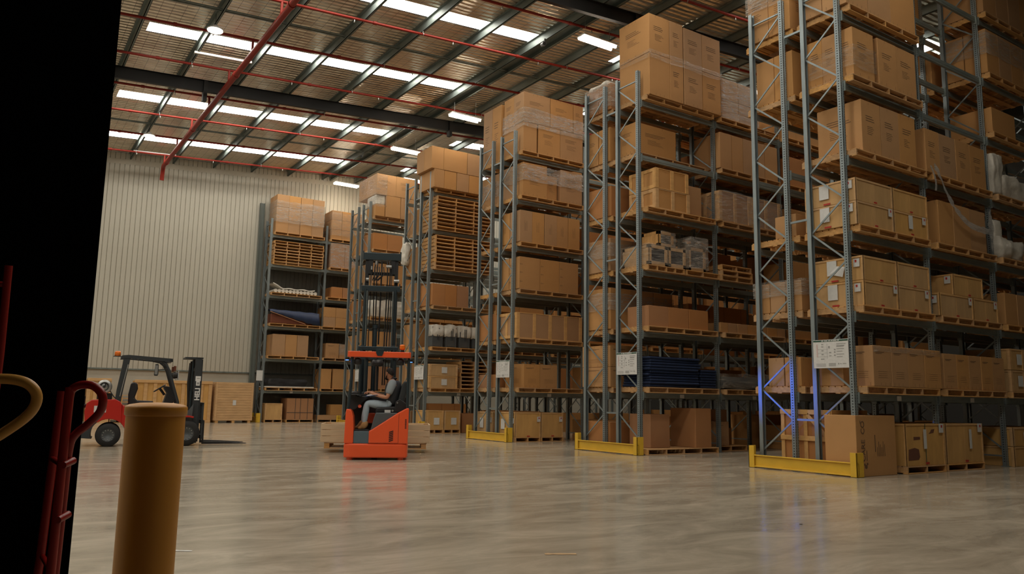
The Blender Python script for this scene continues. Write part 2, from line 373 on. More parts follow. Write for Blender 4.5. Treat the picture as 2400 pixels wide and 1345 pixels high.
# ------------------------------------------------------------------ sprinkler pipes
RED_Y = [(14.0, 'above the nearest rack'), (16.65, 'beside the nearer black girder'), (19.33, 'second from the nearer girder'), (22.02, 'in front of the second skylight strip'), (24.67, 'just in front of the far girder'), (27.36, 'just behind the far girder'), (30.1, 'third from the far wall'), (32.8, 'second from the far wall'), (35.5, 'closest to the far wall')]
for yp, w in RED_Y:
    a, b = X0 + .5, 30.0
    root = empty('sprinkler_pipe', (a, yp, zb(a) - .1))
    tag(root, 'red sprinkler branch pipe under the roof, %s' % w, 'pipe', 'red sprinkler branch pipes')
    obj('pipe_run', MB().tube([(0, 0, 0), (b - a, 0, SL * (b - a))], .038), REDPIPE, root)
    j = MB()
    for xx in (3.4, 8.1, 12.9, 17.5, 22.2): 
        d = xx - a; j.cyl((d - .05, 0, SL * (d - .05)), (d + .05, 0, SL * (d + .05)), .052)
    obj('coupling', j, REDPIPE, root)
    for xx in (4.4, 7.5, 10.6, 13.7, 16.8):
        d = xx - a; s_ = MB().cyl((0, 0, -.035), (0, 0, -.10), .014).cyl((0, 0, -.10), (0, 0, -.125), .028, r2=.01)
        obj('sprinkler_head', s_, STEELL, root, (d, 0, SL * d))
    for xx in (4.37, 9.6, 14.84, 20.07):
        d = xx - a; obj('hanger', MB().cyl((0, 0, 0), (0, 0, .12), .008).cyl((-.012, 0, 0), (.012, 0, 0), .046), STEELL, root, (d, 0, SL * d))
    if 18 < yp: obj('riser', MB().cyl((0, 0, 0), (0, 0, -.44), .036), REDPIPE, root, (5.5 - a, 0, SL * (5.5 - a)))
root = empty('sprinkler_main_pipe', (5.5, 6.0, 10.945)); tag(root, 'thick red sprinkler main pipe running to an elbow at the far wall', 'pipe')
MY = 35.9 - 6.0
obj('pipe_run', MB().tube([(0, 0, 0), (0, MY - .35, 0), (0.02, MY - .1, -.06), (.03, MY + .02, -.2), (.03, MY + .08, -.55)], .085, 16), REDPIPE, root)
for q in (1, 4, 8, 12.5, 17.8, 23.9, 29.0): obj('coupling', MB().cyl((0, q - .06, 0), (0, q + .06, 0), .105, 16), REDPIPE, root)
# white battens beside the skylights
for (yy, w) in ((24.0 - .5, 'nearest'), (29.95, 'middle'), (35.25, 'farthest')):
    z1, z2 = zb(4.3) + .02, zb(6.0) + .02
    tag(obj('batten_light', MB().bar((0, 0, 0), (1.68, 0, SL * 1.68), .07, .06), WHITE, None, (4.28, yy + .35, zb(4.28) - .04)), 'slim white ceiling batten between two purlins, %s of the three by the red main' % w, 'light fitting', 'white ceiling battens')
# LED high bays
def linear_led(x, y, z, lab):
    r = empty('high_bay_light', (x, y, z)); tag(r, lab, 'ceiling light', 'twin strip high bay lights')
    obj('housing', MB().cbox(-.62, .62, -.17, .17, .03, .08), WHITE, r)
    for dy in (-.10, .10): obj('lamp_strip', MB().cyl((-.60, dy, 0), (.60, dy, 0), .042, 12), LEDM, r)
    for dx in (-.45, .45): obj('hanging_wire', MB().cyl((dx, 0, .08), (dx, 0, zb(x) + .1 - z), .005, 6), STEELL, r)
linear_led(13.75, 16.45, 11.45, 'lit twin strip high bay light beside the nearer black girder')
linear_led(13.75, 24.0, 11.45, 'lit twin strip high bay light above the third rack')
linear_led(13.78, 29.0, 11.5, 'lit twin strip high bay light above the fourth rack')
linear_led(13.8, 35.6, 11.5, 'lit twin strip high bay light next to the far wall')
for i_, (xx, yy, wh) in enumerate(((20.5, 27.0, 'behind the second rack'), (30.5, 17.0, 'at the right between rack beams'), (16.6, 33.8, 'behind the top of the fourth rack'), (20.5, 20.6, 'over the aisle behind the second rack'))):
    linear_led(xx, yy, zb(xx) - .45, 'lit twin strip high bay light %s' % wh)
for (xx, yy, wh) in ((14.6, 5.6, 'added out of view to brighten the nearest rack'),):  # unseen lamp added to brighten the upper loads of the nearest rack
    linear_led(xx, yy, zb(xx) - .5, 'lit twin strip high bay light %s' % wh)
for (x, y, lab) in ((4.3, 21.3, 'round lit high bay light by the nearest red sprinkler pipes'), (4.35, 32.0, 'round lit high bay light by the far wall end of the red main')):
    z = 11.05
    r = empty('round_high_bay_light', (x, y, z)); tag(r, lab, 'ceiling light')
    obj('housing', MB().lathe([(0, .14), (.07, .14), (.10, .05), (.22, .03), (.22, 0), (0, 0)]), WHITE, r)
    obj('lamp_disc', MB().lathe([(0, -.012), (.2, -.012), (.2, 0)]), LEDM, r)
    obj('hanging_wire', MB().cyl((0, 0, .14), (0, 0, zb(x) + .1 - z), .006, 6), BLACKPL, r)
for (x, y, lab) in ((13.0, 18.0, 'small security camera hung beside the nearest skylight end'), (12.95, 31.6, 'small security camera hung near the far skylight end')):
    r = empty('security_camera', (x, y, zb(x) - .02)); tag(r, lab, 'camera')
    obj('bracket', MB().cyl((0, 0, 0), (0, 0, -.16), .03), MIDGREY, r)
    obj('camera_body', MB().cyl((-.02, .10, -.16), (-.14, -.18, -.26), .065), MIDGREY, r)
    obj('lens', MB().cyl((-.14, -.18, -.26), (-.155, -.21, -.27), .04), BLACKPL, r)

# ------------------------------------------------------------------ racking
LV = [0.0, 1.44, 2.89, 4.37, 5.80, 7.25, 8.65, 10.12]
ROWY = dict(F=8.25, E=13.76, D=19.22, C=24.70, B=30.18, A=36.0)
RN = dict(F='nearest rack', E='second rack', D='third rack', C='fourth rack', B='fifth rack', A='far wall rack')
BAY = 2.68
def rackx(row): return 10.42 if row == 'A' else 12.84
_up = {}
def upright_mesh(h):
    if h not in _up:
        m_ = MB()
        m_.prism([(-.05, 0), (.05, 0), (.05, .075), (.03, .075), (.03, .012), (-.03, .012), (-.03, .075), (-.05, .075)], 'z', 0, h)
        m_.prism([(-.05, 0), (-.018, 0), (-.012, .01), (.012, .01), (.018, 0), (.05, 0), (.05, -.006), (.014, -.006), (.009, .004), (-.009, .004), (-.014, -.006), (-.05, -.006)], 'z', 0, h)
        z = .1
        while z < h - .05:
            for xx in (-.034, .034): m_.add([(xx - .006, -.0075, z), (xx + .006, -.0075, z), (xx + .006, -.0075, z + .022), (xx - .006, -.0075, z + .022)], [(0, 1, 2, 3)], 1)
            m_.add([(-.0515, .02, z), (-.0515, .045, z), (-.0515, .045, z + .018), (-.0515, .02, z + .018)], [(3, 2, 1, 0)], 1)
            z += .05
        m_.box(-.07, .07, -.03, .10, 0, .012)
        _up[h] = m_.mesh('upright', [GALV, HOLE])
    return _up[h]
_br = {}
def bracing_mesh(h, flip, D=.82):
    if (h, flip) not in _br:
        m_ = MB(); z = .35; k = 0 if not flip else 1
        m_.bar((0, .04, .22), (0, D - .04, .22), .03, .03)
        while z + .585 < h - .3:
            a, b = ((.05, D - .05) if k % 2 == 0 else (D - .05, .05))
            m_.bar((0, a, z), (0, b, z + .585), .032, .018, up=(1, 0, 0)); z += .585; k += 1
        m_.bar((0, .04, h - .25), (0, D - .04, h - .25), .03, .03)
        a, b = ((.05, D - .05) if k % 2 == 0 else (D - .05, .05))
        m_.bar((0, a, z), (0, b, h - .28), .032, .018, up=(1, 0, 0))
        _br[(h, flip)] = m_.mesh('bracing', GALV)
    return _br[(h, flip)]
_bm = MB().box(.05, BAY - .05, 0, .05, -.12, 0).box(.05, BAY - .05, -.004, .0, -.075, -.045).box(.05, .065, -.03, .06, -.17, .03).box(BAY - .065, BAY - .05, -.03, .06, -.17, .03).mesh('beam', GALVB)
_tagm = MB().box(-.07, .07, -.008, 0, -.11, -.02).mesh('location_tag', PAPER)
def rack(row, side, nb, first_h=9.42, rest_h=9.42, levels=6):
    y0 = ROWY[row] + (0 if side == 'n' else 1.25)
    x0 = rackx(row)
    r = empty('pallet_rack', (x0, y0, 0))
    tag(r, 'grey steel pallet rack, %s of the %s' % ({'n': 'near side', 'f': 'rear side'}[side], RN[row]) if row != 'A' else 'grey steel pallet rack standing against the cream far wall', 'rack', 'steel pallet racks')
    for k in range(nb + 1):
        h = first_h if k == 0 else rest_h
        link('upright', upright_mesh(h), r, (BAY * k, 0, 0))
        o = link('upright', upright_mesh(h), r, (BAY * k, .82, 0), (0, 0, math.pi))
        link('bracing', bracing_mesh(h, side == 'f'), r, (BAY * k, 0, 0))
    for k in range(nb):
        for l in range(1, levels + 1):
            if l == 7 and k == 0: continue
            link('beam', _bm, r, (BAY * k, -.01, LV[l])); link('beam', _bm, r, (BAY * k, .78, LV[l]))
            if l == 1 and side == 'n': link('location_tag', _tagm, r, (BAY * k + BAY / 2, -.015, LV[1]))
    if side == 'n' and row != 'A':
        for z in (.95, 4.75, 8.6):
            obj('row_spacer', MB().box(-.02, .02, .79, 1.218, z - .02, z + .02), GALV, r)
    return r
rack('F', 'n', 4, 9.42, 11.2, 7); rack('F', 'f', 4, 9.42, 11.2, 7)
for rw in 'EDCB':
    rack(rw, 'n', 5); rack(rw, 'f', 5)
ra = rack('A', 'n', 3)
def shade_mesh_mat():
    m, nt, N, L, b = _nt('added_shade_mesh'); out = [n for n in N if n.type == 'OUTPUT_MATERIAL'][0]
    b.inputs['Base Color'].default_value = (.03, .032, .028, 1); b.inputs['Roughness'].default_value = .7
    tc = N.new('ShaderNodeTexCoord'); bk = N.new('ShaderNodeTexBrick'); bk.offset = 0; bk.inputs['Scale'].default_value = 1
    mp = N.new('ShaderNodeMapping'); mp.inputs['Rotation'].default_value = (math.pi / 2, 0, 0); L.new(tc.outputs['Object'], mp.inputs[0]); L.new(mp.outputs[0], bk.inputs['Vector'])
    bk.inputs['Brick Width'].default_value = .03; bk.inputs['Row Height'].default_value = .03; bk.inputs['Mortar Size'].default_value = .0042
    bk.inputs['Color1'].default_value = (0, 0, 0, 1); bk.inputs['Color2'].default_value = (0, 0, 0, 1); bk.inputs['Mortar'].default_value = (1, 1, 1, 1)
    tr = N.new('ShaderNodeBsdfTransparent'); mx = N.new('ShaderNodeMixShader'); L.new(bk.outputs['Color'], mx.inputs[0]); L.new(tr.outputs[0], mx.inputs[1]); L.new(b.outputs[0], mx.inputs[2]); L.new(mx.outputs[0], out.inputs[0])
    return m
obj('rear_shade_mesh', MB().box(-.02, BAY * 3, 1.02, 1.024, .05, 8.7), shade_mesh_mat(), ra)  # added dark mesh, stands in for shade on the wall behind the rack
# end guards
def guard(row):
    y0 = ROWY[row]; w = 2.32 if row != 'A' else 1.05
    r = empty('end_guard', (rackx(row) - .20, y0 - .12, 0)); tag(r, 'yellow steel end guard on the floor at the foot of the %s' % RN[row], 'guard', 'yellow rack end guards')
    bevel(obj('guard_plate', MB().box(0, .02, 0, w, .02, .25).box(-.035, .0, 0, w, .23, .25).box(-.035, 0, 0, w, .02, .04), YEL, r), .004)
    for yy, s in ((0, 1), (w, -1)):
        bevel(obj('guard_post', MB().box(-.04, .16, yy, yy + s * .018, 0, .42).box(-.04, -.022, yy, yy + s * .13, 0, .42).box(-.04, .16, yy, yy + s * .13, 0, .012), YEL, r), .003)
for rw in 'FEDCBA': guard(rw)
# load signs
def sign(row, yc, z0, z1, w, lab):
    r = empty('load_sign', (rackx(row) - .068, yc, z0)); tag(r, lab, 'sign', 'rack load signs')
    h = z1 - z0; a, b = -w / 2, w / 2
    obj('sign_board', MB().cbox(-.012, 0, a, b, 0, h, .003), PAPER, r)
    p = MB(); X = -.0145
    def q(u0, u1, v0, v1, m):   # u from the viewer's left (0..1), v up (0..1)
        ya, yb = b - u0 * w, b - u1 * w; p.add([(X, ya, v0 * h), (X, yb, v0 * h), (X, yb, v1 * h), (X, ya, v1 * h)], [(0, 1, 2, 3)], m)
    q(.01, .99, .93, .985, 0)
    X = -.0155
    for u in (.25, .33, .37, .45, .52, .58, .63, .70): q(u, u + .05, .945, .972, 1)
    for v in (.82, .74, .60, .47): q(.24, .30, v, v + .03, 2)
    for v in (.66, .53, .40): q(.14, .42, v, v + .006, 2)
    q(.40, .405, .33, .86, 2); q(.22, .32, .31, .335, 2)
    for v in (.83, .77, .74, .66, .57, .47, .38): q(.67, .67 + .15 + .15 * ((v * 37) % 1), v, v + .018, 2)
    for v in (.62, .53, .42): q(.60, .64, v, v + .045, 2)
    q(.44, .48, .70, .77, 2); q(.46, .52, .53, .56, 2); q(.46, .53, .42, .44, 2)
    for v in (.10, .07, .13, .16): q(.44, .64, v, v + .012, 2)
    q(.70, .73, .13, .17, 2); q(.75, .80, .14, .155, 2); q(.83, .93, .14, .16, 2); q(.10, .13, .4, .85, 3)
    for v in (.15, .11, .07): q(.08, .36, v, v + .01, 2)
    obj('sign_print', p, [GREEN, PAPER, GREYINK, PINKINK], r)
sign('F', 8.66, 1.90, 2.42, .72, 'white load notice with a green header on the nearest rack')
sign('E', 14.17, 1.87, 2.40, .72, 'white load notice with a green header on the second rack')
sign('D', 19.63, 1.87, 2.38, .72, 'white load notice with a green header on the third rack')
sign('C', 25.11, 1.87, 2.38, .72, 'white load notice with a green header on the fourth rack')
sign('B', 30.62, 1.85, 2.36, .60, 'white load notice on the fifth rack, seen past the reach truck')
r = empty('load_sign', (10.25, 35.94, 1.87)); tag(r, 'small white load notice on the end upright of the far wall rack', 'sign', 'rack load signs'); obj('sign_board', MB().cbox(-.14, .14, -.01, 0, 0, .46, .003), PAPER, r)

# ------------------------------------------------------------------ pallets
_pal = {}
def pallet_meshes(w, d, ns):
    key = (round(w, 2), round(d, 2), ns)
    if key not in _pal:
        dk = MB(); nb = 9
        for i in range(nb):
            y = d * i / nb; dk.cbox(0, w, y, y + d / nb - .025, .118, .138, .003)
        bt = MB()
        for y in (0, d / 2 - .05, d - .1): bt.cbox(0, w, y, y + .1, 0, .018, .003)
        st = MB().cbox(-.02, .02, .004, d - .004, .018, .118, .003)
        _pal[key] = (dk.mesh('top_deck', PINE), bt.mesh('bottom_deck', PINE), st.mesh('stringer', PINE))
    return _pal[key]
USED = {}
def ulabel(lab, o=None):
    USED.setdefault(lab, 0); USED[lab] += 1; return lab
def pallet(x, y, z, w, d, lab, ns=5, parts=True, grp='timber pallets on the racks', rz=0):
    dk, bt, st = pallet_meshes(w, d, ns)
    r = empty('pallet', (x, y, z), rz); tag(r, ulabel(lab), 'pallet', grp)
    link('top_deck', dk, r); link('bottom_deck', bt, r)
    for i in range(ns): link('stringer', st, r, (.02 + (w - .04) * i / (ns - 1), 0, 0))
    return r

# ------------------------------------------------------------------ cartons
_cm = {}
def carton_mesh(w, d, h, style, red=False):
    key = (round(w, 2), round(d, 2), round(h, 2), style, red)
    if key in _cm: return _cm[key]
    rnd = random.Random(hash(key) & 0xffff if False else int(w * 991 + d * 577 + h * 313 + len(style) * 17))
    m_ = MB(); m_.cbox(0, w, 0, d, 0, h, .006)
    e = .0022
    def fy(u0, u1, v0, v1, m):      # on the -y face
        m_.add([(u0 * w, -e, v0 * h), (u1 * w, -e, v0 * h), (u1 * w, -e, v1 * h), (u0 * w, -e, v1 * h)], [(0, 1, 2, 3)], m)
    def fx(u0, u1, v0, v1, m):      # on the -x face, u from the viewer's left
        m_.add([(-e, (1 - u0) * d, v0 * h), (-e, (1 - u1) * d, v0 * h), (-e, (1 - u1) * d, v1 * h), (-e, (1 - u0) * d, v1 * h)], [(0, 1, 2, 3)], m)
    # flap seam with tape on top, dropping over both side faces
    m_.add([(w / 2 - .03, 0, h + e), (w / 2 + .03, 0, h + e), (w / 2 + .03, d, h + e), (w / 2 - .03, d, h + e)], [(0, 1, 2, 3)], 2)
    for F, L_ in ((fy, w), (fx, d)):
        if style == 'text':
            for i in range(3): F(.22, .22 + .35 + .2 * rnd.random(), .70 - i * .045, .712 - i * .045, 1)
            for i in range(5): F(.28, .28 + .2 + .22 * rnd.random(), .50 - i * .035, .507 - i * .035, 1)
        elif style == 'side':
            for i in range(4): F(.36 + i * .07, .372 + i * .07, .35, .35 + .2 + .15 * rnd.random(), 1)
        elif style == 'low':
            F(.12, .62, .83, .845, 1); F(.15, .50, .80, .81, 1)
            for i in range(4): F(.25, .75, .36 - i * .05, .365 - i * .05, 1)
        if style in ('staple', 'text', 'low'):
            nst = max(3, int(L_ / .13))
            for i in range(nst):
                u = (i + .5) / nst
                if rnd.random() < .65: F(u, u + .008 / L_, .02, .02 + .055 / h, 3)
                if rnd.random() < .35: F(u, u + .008 / L_, .98 - .05 / h, .985, 3)
        if style == 'cross':
            for v in (.22, .5, .76): F(.02, .02 + .11 / L_, v, v + .012, 3); F(.06, .06 + .01, v - .03, v + .045, 3)
    me = m_.mesh('carton', [CARD2 if red else CARD, INK, TAPE, SEAM]); _cm[key] = me
    return me
ORD = ['first', 'second', 'third', 'fourth', 'fifth', 'sixth', 'seventh', 'eighth', 'ninth']
LN = ['floor', 'first shelf', 'second shelf', 'third shelf', 'fourth shelf', 'fifth shelf', 'top shelf', 'highest shelf']
BN = ['end bay', 'second bay', 'third bay', 'fourth bay', 'fifth bay']
def bay_of(row, x): return max(0, min(4, int((x - rackx(row) + .05) / BAY)))
def place(row, side, lvl, x): 
    b = BN[bay_of(row, x)]; s = 'rear side of ' if side == 'f' else ''
    return '%s, %s, %s%s' % (LN[lvl], b, s, RN[row])
STY = {'text': 'printed brown', 'plain': 'plain brown', 'staple': 'stapled brown', 'low': 'lettered brown', 'side': 'side printed brown', 'cross': 'strapped brown'}
def cartons(row, side, lvl, xs, layers, y=None, cols=1, d=1.05, style='text', z0=None, gap=.012, red=False, depthgap=.012, word='carton', stuff=None):
    """a block of cartons: xs boundaries along the rack, layers of heights, cols deep"""
    ys = (ROWY[row] + (-.13 if side == 'n' else 1.14)) if y is None else y
    z = (LV[lvl] + .142) if z0 is None else z0
    nx = len(xs) - 1
    for li, h in enumerate(layers):
        for i in range(nx):
            for c in range(cols if i == 0 else 1):
                dd = d / cols if i == 0 else d; w = xs[i + 1] - xs[i] - gap
                st = style if not isinstance(style, (list, tuple)) else style[(i + li) % len(style)]
                if stuff is not None:
                    stuff.cbox(xs[i], xs[i] + w, ys, ys + d, z + .001, z + h - .006, .006, 1 if red else 0); continue
                me = carton_mesh(w, dd - depthgap, h - .006, st, red)
                jx = random.uniform(-.006, .006); jy = random.uniform(-.01, .01) if c else random.uniform(-.012, .0)
                o = link('carton', me, None, (xs[i] + gap / 2 + jx, ys + c * dd + jy, z + .001))
                lay = '' if len(layers) == 1 else ({0: 'bottom layer, ', len(layers) - 1: 'top layer, '}.get(li, 'middle layer, '))
                dp = '' if cols == 1 else ['front ', 'middle ' if cols > 2 else 'back ', 'back '][c]
                nm = 'only ' if nx == 1 else ORD[i] + ' '
                tone = 'reddish' if red else STY[st].split(' ')[0]
                cnt = 'lone' if nx == 1 else '%s from left' % ORD[i]
                lab = '%s %s%s %s, %s%s' % (tone, dp, word, cnt if nx > 1 else '', lay, place(row, side, lvl, xs[i] + .05))
                lab = ' '.join(lab.replace(' ,', ',').split())
                tag(o, ulabel(lab), 'box', 'cartons stored on the %s' % RN[row])
        z += h
    return z
def slotpallet(row, side, lvl, bay=0, w=2.42, x=None, y=None, d=1.17, ns=5):
    xx = rackx(row) + BAY * bay + .10 if x is None else x
    yy = ROWY[row] + (-.17 if side == 'n' else 1.10) if y is None else y
    z = LV[lvl] if lvl else 0.0
    return pallet(xx, yy, z + .001, w, d, 'timber pallet on the %s' % place(row, side, lvl, xx + .05) if lvl else 'timber pallet standing on the %s' % place(row, side, lvl, xx + .05), ns)

# ------------------------------------------------------------------ crates and wrapping
_cr = {}
def crate(x, y, z, w, d, h, lab, grp, style='ply', papers=(), marks=True, rz=0):
    """plywood packing crate: sheeted body, battens and paper labels"""
    r = empty('packing_crate', (x, y, z), rz); tag(r, ulabel(lab), 'crate', grp)
    key = (round(w, 2), round(d, 2), round(h, 2), style)
    if key not in _cr:
        b = MB().cbox(.012, w - .012, .012, d - .012, .0, h - .004, .004)
        f = MB(); t = .012
        if style in ('ply', 'edge'):
            bw = .045 if style == 'ply' else .07
            f.cbox(0, w, 0, t, h - .035, h, .002); f.cbox(0, t, 0, d, h - .035, h, .002); f.cbox(0, w, d - t, d, h - .035, h, .002)
            for xa in (0, w - bw): f.cbox(xa, xa + bw, 0, t, 0, h - .035, .002)
            f.cbox(0, t, 0, bw, 0, h - .035, .002); f.cbox(0, t, d - bw, d, 0, h - .035, .002)
            f.box(w * .5 - .004, w * .5 + .004, .009, .0125, .0, h - .03, 0) if style == 'ply' and w > 1.0 else None
        elif style == 'framed':
            bw = .11; n = max(2, int(round(w / .62)))
            for i in range(n + 1):
                xa = (w - bw) * i / n; f.cbox(xa, xa + bw, -.004, .018, 0, h, .003)
            f.cbox(-.005, .015, .02, bw, 0.002, h - .002, .003); f.cbox(-.005, .015, d - bw, d, 0.002, h - .002, .003); f.cbox(-.005, .015, (d - bw) / 2, (d + bw) / 2, 0.002, h - .002, .003)
            for za in (0.001, h - .09): f.cbox(-.001, .013, .025, d - .004, za, za + .088, .003)
            f.cbox(0, w, .0, .016, 0, .02, .002); f.cbox(0, w, .0, .016, h - .02, h, .002)
        elif style == 'planks':
            nn = max(3, int(h / .11))
            for i in range(nn):
                za = h * i / nn; f.cbox(0, w, -.0, .014, za, za + h / nn - .008, .002); f.cbox(0, .014, 0, d, za, za + h / nn - .008, .002)
            for xa in (0, w - .09): f.cbox(xa, xa + .09, -.016, 0, 0, h, .002)
        _cr[key] = (b.mesh('crate_body', PLY if style != 'framed' else CARD), f.mesh('batten_frame', BATTEN))
    b, f = _cr[key]
    link('crate_body', b, r); link('batten_frame', f, r)
    for (face, u, v, pw, ph, m) in papers:
        p = MB()
        if face == 'y': p.box(u * w, u * w + pw, -.017, -.0145, v * h, v * h + ph, 0)
        else: p.box(-.012, -.003, (1 - u) * d - pw, (1 - u) * d, v * h, v * h + ph, 0)
        if m == 'w':
            if face == 'y': p.box(u * w + pw * .45, u * w + pw * .75, -.019, -.017, v * h + ph * .55, v * h + ph * .85, 1)
            else: p.box(-.014, -.012, (1 - u) * d - pw * .55, (1 - u) * d - pw * .25, v * h + ph * .55, v * h + ph * .85, 1)
            obj('warning_label', p, [PAPER, REDINK], r)
        elif m == 'r': obj('red_stencil', p, REDINK, r)
        else: obj('paper_sheet', p, PAPER, r)
    return r
_wrap_n = [0]
def wrap(x0, x1, y0, y1, z0, z1, lab, m=FILM, nx=10, nz=8, amp=.012, name='stretch_film'):
    """loose film shell around a load: four sides of a slightly crumpled sheet"""
    mb = MB(); e = .022
    pts = [(x0 - e, y1 + e), (x0 - e, y0 - e), (x1 + e, y0 - e), (x1 + e, y1 + e)]
    per = []
    for i in range(3):
        a, b = pts[i], pts[i + 1]; k = nx if i == 1 else max(4, nx // 2)
        for j in range(k): per.append((a[0] + (b[0] - a[0]) * j / k, a[1] + (b[1] - a[1]) * j / k))
    per.append(pts[3]); vs = []
    for k in range(nz + 1):
        z = z0 + (z1 - z0) * k / nz
        for i, (a, b) in enumerate(per):
            nzv = noise.noise_vector(Vector((a * 2.1 + _wrap_n[0], b * 2.1, z * 5)))
            dz = (.05 * noise.noise(Vector((a * 2.5, b * 2.5, _wrap_n[0] * 3.1 + k))) if k in (0, nz) else 0)
            vs.append((a - abs(nzv.x) * amp if i < nx // 2 else a + nzv.x * amp * .3, b - abs(nzv.y) * amp, z + dz))
    W = len(per)
    mb.add(vs, [(k * W + i, k * W + i + 1, (k + 1) * W + i + 1, (k + 1) * W + i) for k in range(nz) for i in range(W - 1)], 0, True)
    _wrap_n[0] += 1
    o = obj(name, mb, m); tag(o, ulabel(lab), 'plastic wrap', 'stretch film around pallet loads'); return o
def blob(name, x0, x1, y0, y1, z0, z1, lab, cat, m, grp=None, amp=.06, fr=3.0, sq=.55, parent=None, seed=0):
    """soft wrapped bundle: a rounded block pushed in and out by noise"""
    mb = MB(); n = 14; vs = []; idx = {}; fs = []
    def key(p):
        k = tuple(round(c, 4) for c in p)
        if k not in idx: idx[k] = len(vs); vs.append(Vector(p))
        return idx[k]
    g = [-1 + 2 * i / n for i in range(n + 1)]
    for ax in range(3):
        for s in (-1, 1):
            for i in range(n):
                for j in range(n):
                    q = []
                    for a, b in ((g[i], g[j]), (g[i + 1], g[j]), (g[i + 1], g[j + 1]), (g[i], g[j + 1])):
                        p = [0, 0, 0]; p[ax] = s; p[(ax + 1) % 3] = a; p[(ax + 2) % 3] = b; q.append(key(p))
                    fs.append(tuple(q) if s > 0 else tuple(reversed(q)))
    cx, cy, cz = (x0 + x1) / 2, (y0 + y1) / 2, (z0 + z1) / 2; hx, hy, hz = (x1 - x0) / 2, (y1 - y0) / 2, (z1 - z0) / 2
    out = []
    for v in vs:
        u = v.normalized(); p = v * (1 - sq) + u * sq * 1.15
        P = Vector((cx + p.x * hx, cy + p.y * hy, cz + p.z * hz))
        dn = noise.noise(P * fr + Vector((seed, 0, 0))); P += u * dn * amp
        P += u * noise.noise(P * fr * 3.3) * amp * .35
        if P.z < z0: P.z = z0
        out.append(P)
    mb.add(out, fs, 0, True)
    o = obj(name, mb, m, parent)
    if lab: tag(o, ulabel(lab), cat, grp)
    return o
# ------------------------------------------------------------------ loads on the nearest rack (F)
GC = 'plywood crates on the %s'
def crates_row(row, lvl, xs, y, d, z0, h, tag_pos, style='ply', side='n', papers=True, back=False):
    for i in range(len(xs) - 1):
        w = xs[i + 1] - xs[i] - .012; pp = []
        if papers and h > .3:
            if style == 'ply':
                pp.append(('y', .45, .02, .10, .03, 'r'))
                if w > .6 and (tag_pos == 'lower' or lvl == 0): pp.append(('y', .84 if i % 2 == 0 else .80, .62, .12, .15 if h > .4 else .1, 'w'))
                if tag_pos == 'lower' and i == len(xs) - 2 and lvl != 2: pp.append(('y', .40, .30, .14, min(.30, h * .6), 'p'))
                if i == 0: pp += [('x', .30, .30, .20, min(.30, h * .62), 'p'), ('x', .82, .55, .12, .15 if h > .4 else .12, 'w'), ('x', .38, .03, .14, .03, 'r')]
            elif style == 'edge':
                pp.append(('y', .42, .25, .22, min(.24, h * .5), 'p'))
        nm = ORD[i] + ' from left'
        crate(xs[i], y, z0, w, d, h - .004, '%s crate %s, %s, %s' % (dict(ply='plywood', edge='edge battened', framed='timber framed', planks='planked')[style], nm, tag_pos, place(row, side, lvl, xs[i] + .05)), GC % RN[row], style, pp)
# level 6
slotpallet('F', 'n', 6); cartons('F', 'n', 6, [12.88, 13.60, 14.40, 15.30], [1.25], cols=2, style='staple')
slotpallet('F', 'f', 6); cartons('F', 'f', 6, [12.90, 13.7, 14.5, 15.3], [1.22], cols=2, style='text')
wrap(12.9, 15.3, 9.39, 10.44, 9.45, 10.05, 'crinkled film over cartons, top shelf, end bay, rear side of nearest rack', FILMD)
# level 5
slotpallet('F', 'n', 5)
cartons('F', 'n', 5, [13.0, 13.70], [.96], y=8.10, cols=3, d=1.0, style='text')
cartons('F', 'n', 5, [13.82, 14.47, 15.18], [.96], y=8.10, cols=2, d=1.0, style='text', word='tall carton')
wrap(12.99, 13.72, 8.10, 9.1, 7.55, 8.0, 'loose film strands on cartons, fifth shelf, end bay, nearest rack', FILM)
slotpallet('F', 'f', 5); cartons('F', 'f', 5, [12.95, 13.7, 14.5], [.96], y=9.40, cols=2, d=.9, style='plain')
# level 4
slotpallet('F', 'n', 4); cartons('F', 'n', 4, [13.2, 13.83, 14.46, 15.06], [1.02], y=8.12, d=.95, style='text', word='deep carton')
# level 3
slotpallet('F', 'n', 3)
crates_row('F', 3, [12.90, 14.10, 15.33], 8.10, 1.08, 4.512, .44, 'lower')
crates_row('F', 3, [12.90, 14.10, 15.33], 8.10, 1.08, 4.956, .43, 'upper')
slotpallet('F', 'f', 3); cartons('F', 'f', 3, [12.95, 13.6], [.45], y=9.45, d=.5, style='plain')
# level 2
slotpallet('F', 'n', 2)
crates_row('F', 2, [13.02, 14.12, 15.26], 8.10, 1.05, 3.032, .46, 'lower')
crates_row('F', 2, [13.02, 14.12, 15.26], 8.10, 1.05, 3.496, .45, 'upper')
o = obj('paper_sheet', MB().add([(0, 0, 0), (.02, -.16, .14), (-.01, -.34, .10), (.0, -.28, -.08)], [(0, 1, 2, 3)]), PAPER, None, (12.985, 8.78, 3.66)); o.modifiers.new('t', 'SOLIDIFY').thickness = .002
tag(o, 'loose white paper sheet stuck diamond wise on an upper crate end, nearest rack', 'paper')
slotpallet('F', 'f', 2); cartons('F', 'f', 2, [12.93, 13.5, 14.1, 14.7], [.60], y=9.36, cols=3, d=1.1, style='plain')
wrap(12.93, 14.7, 9.36, 10.46, 3.34, 3.66, 'crinkled film over low cartons, second shelf, rear side of nearest rack', FILMD)
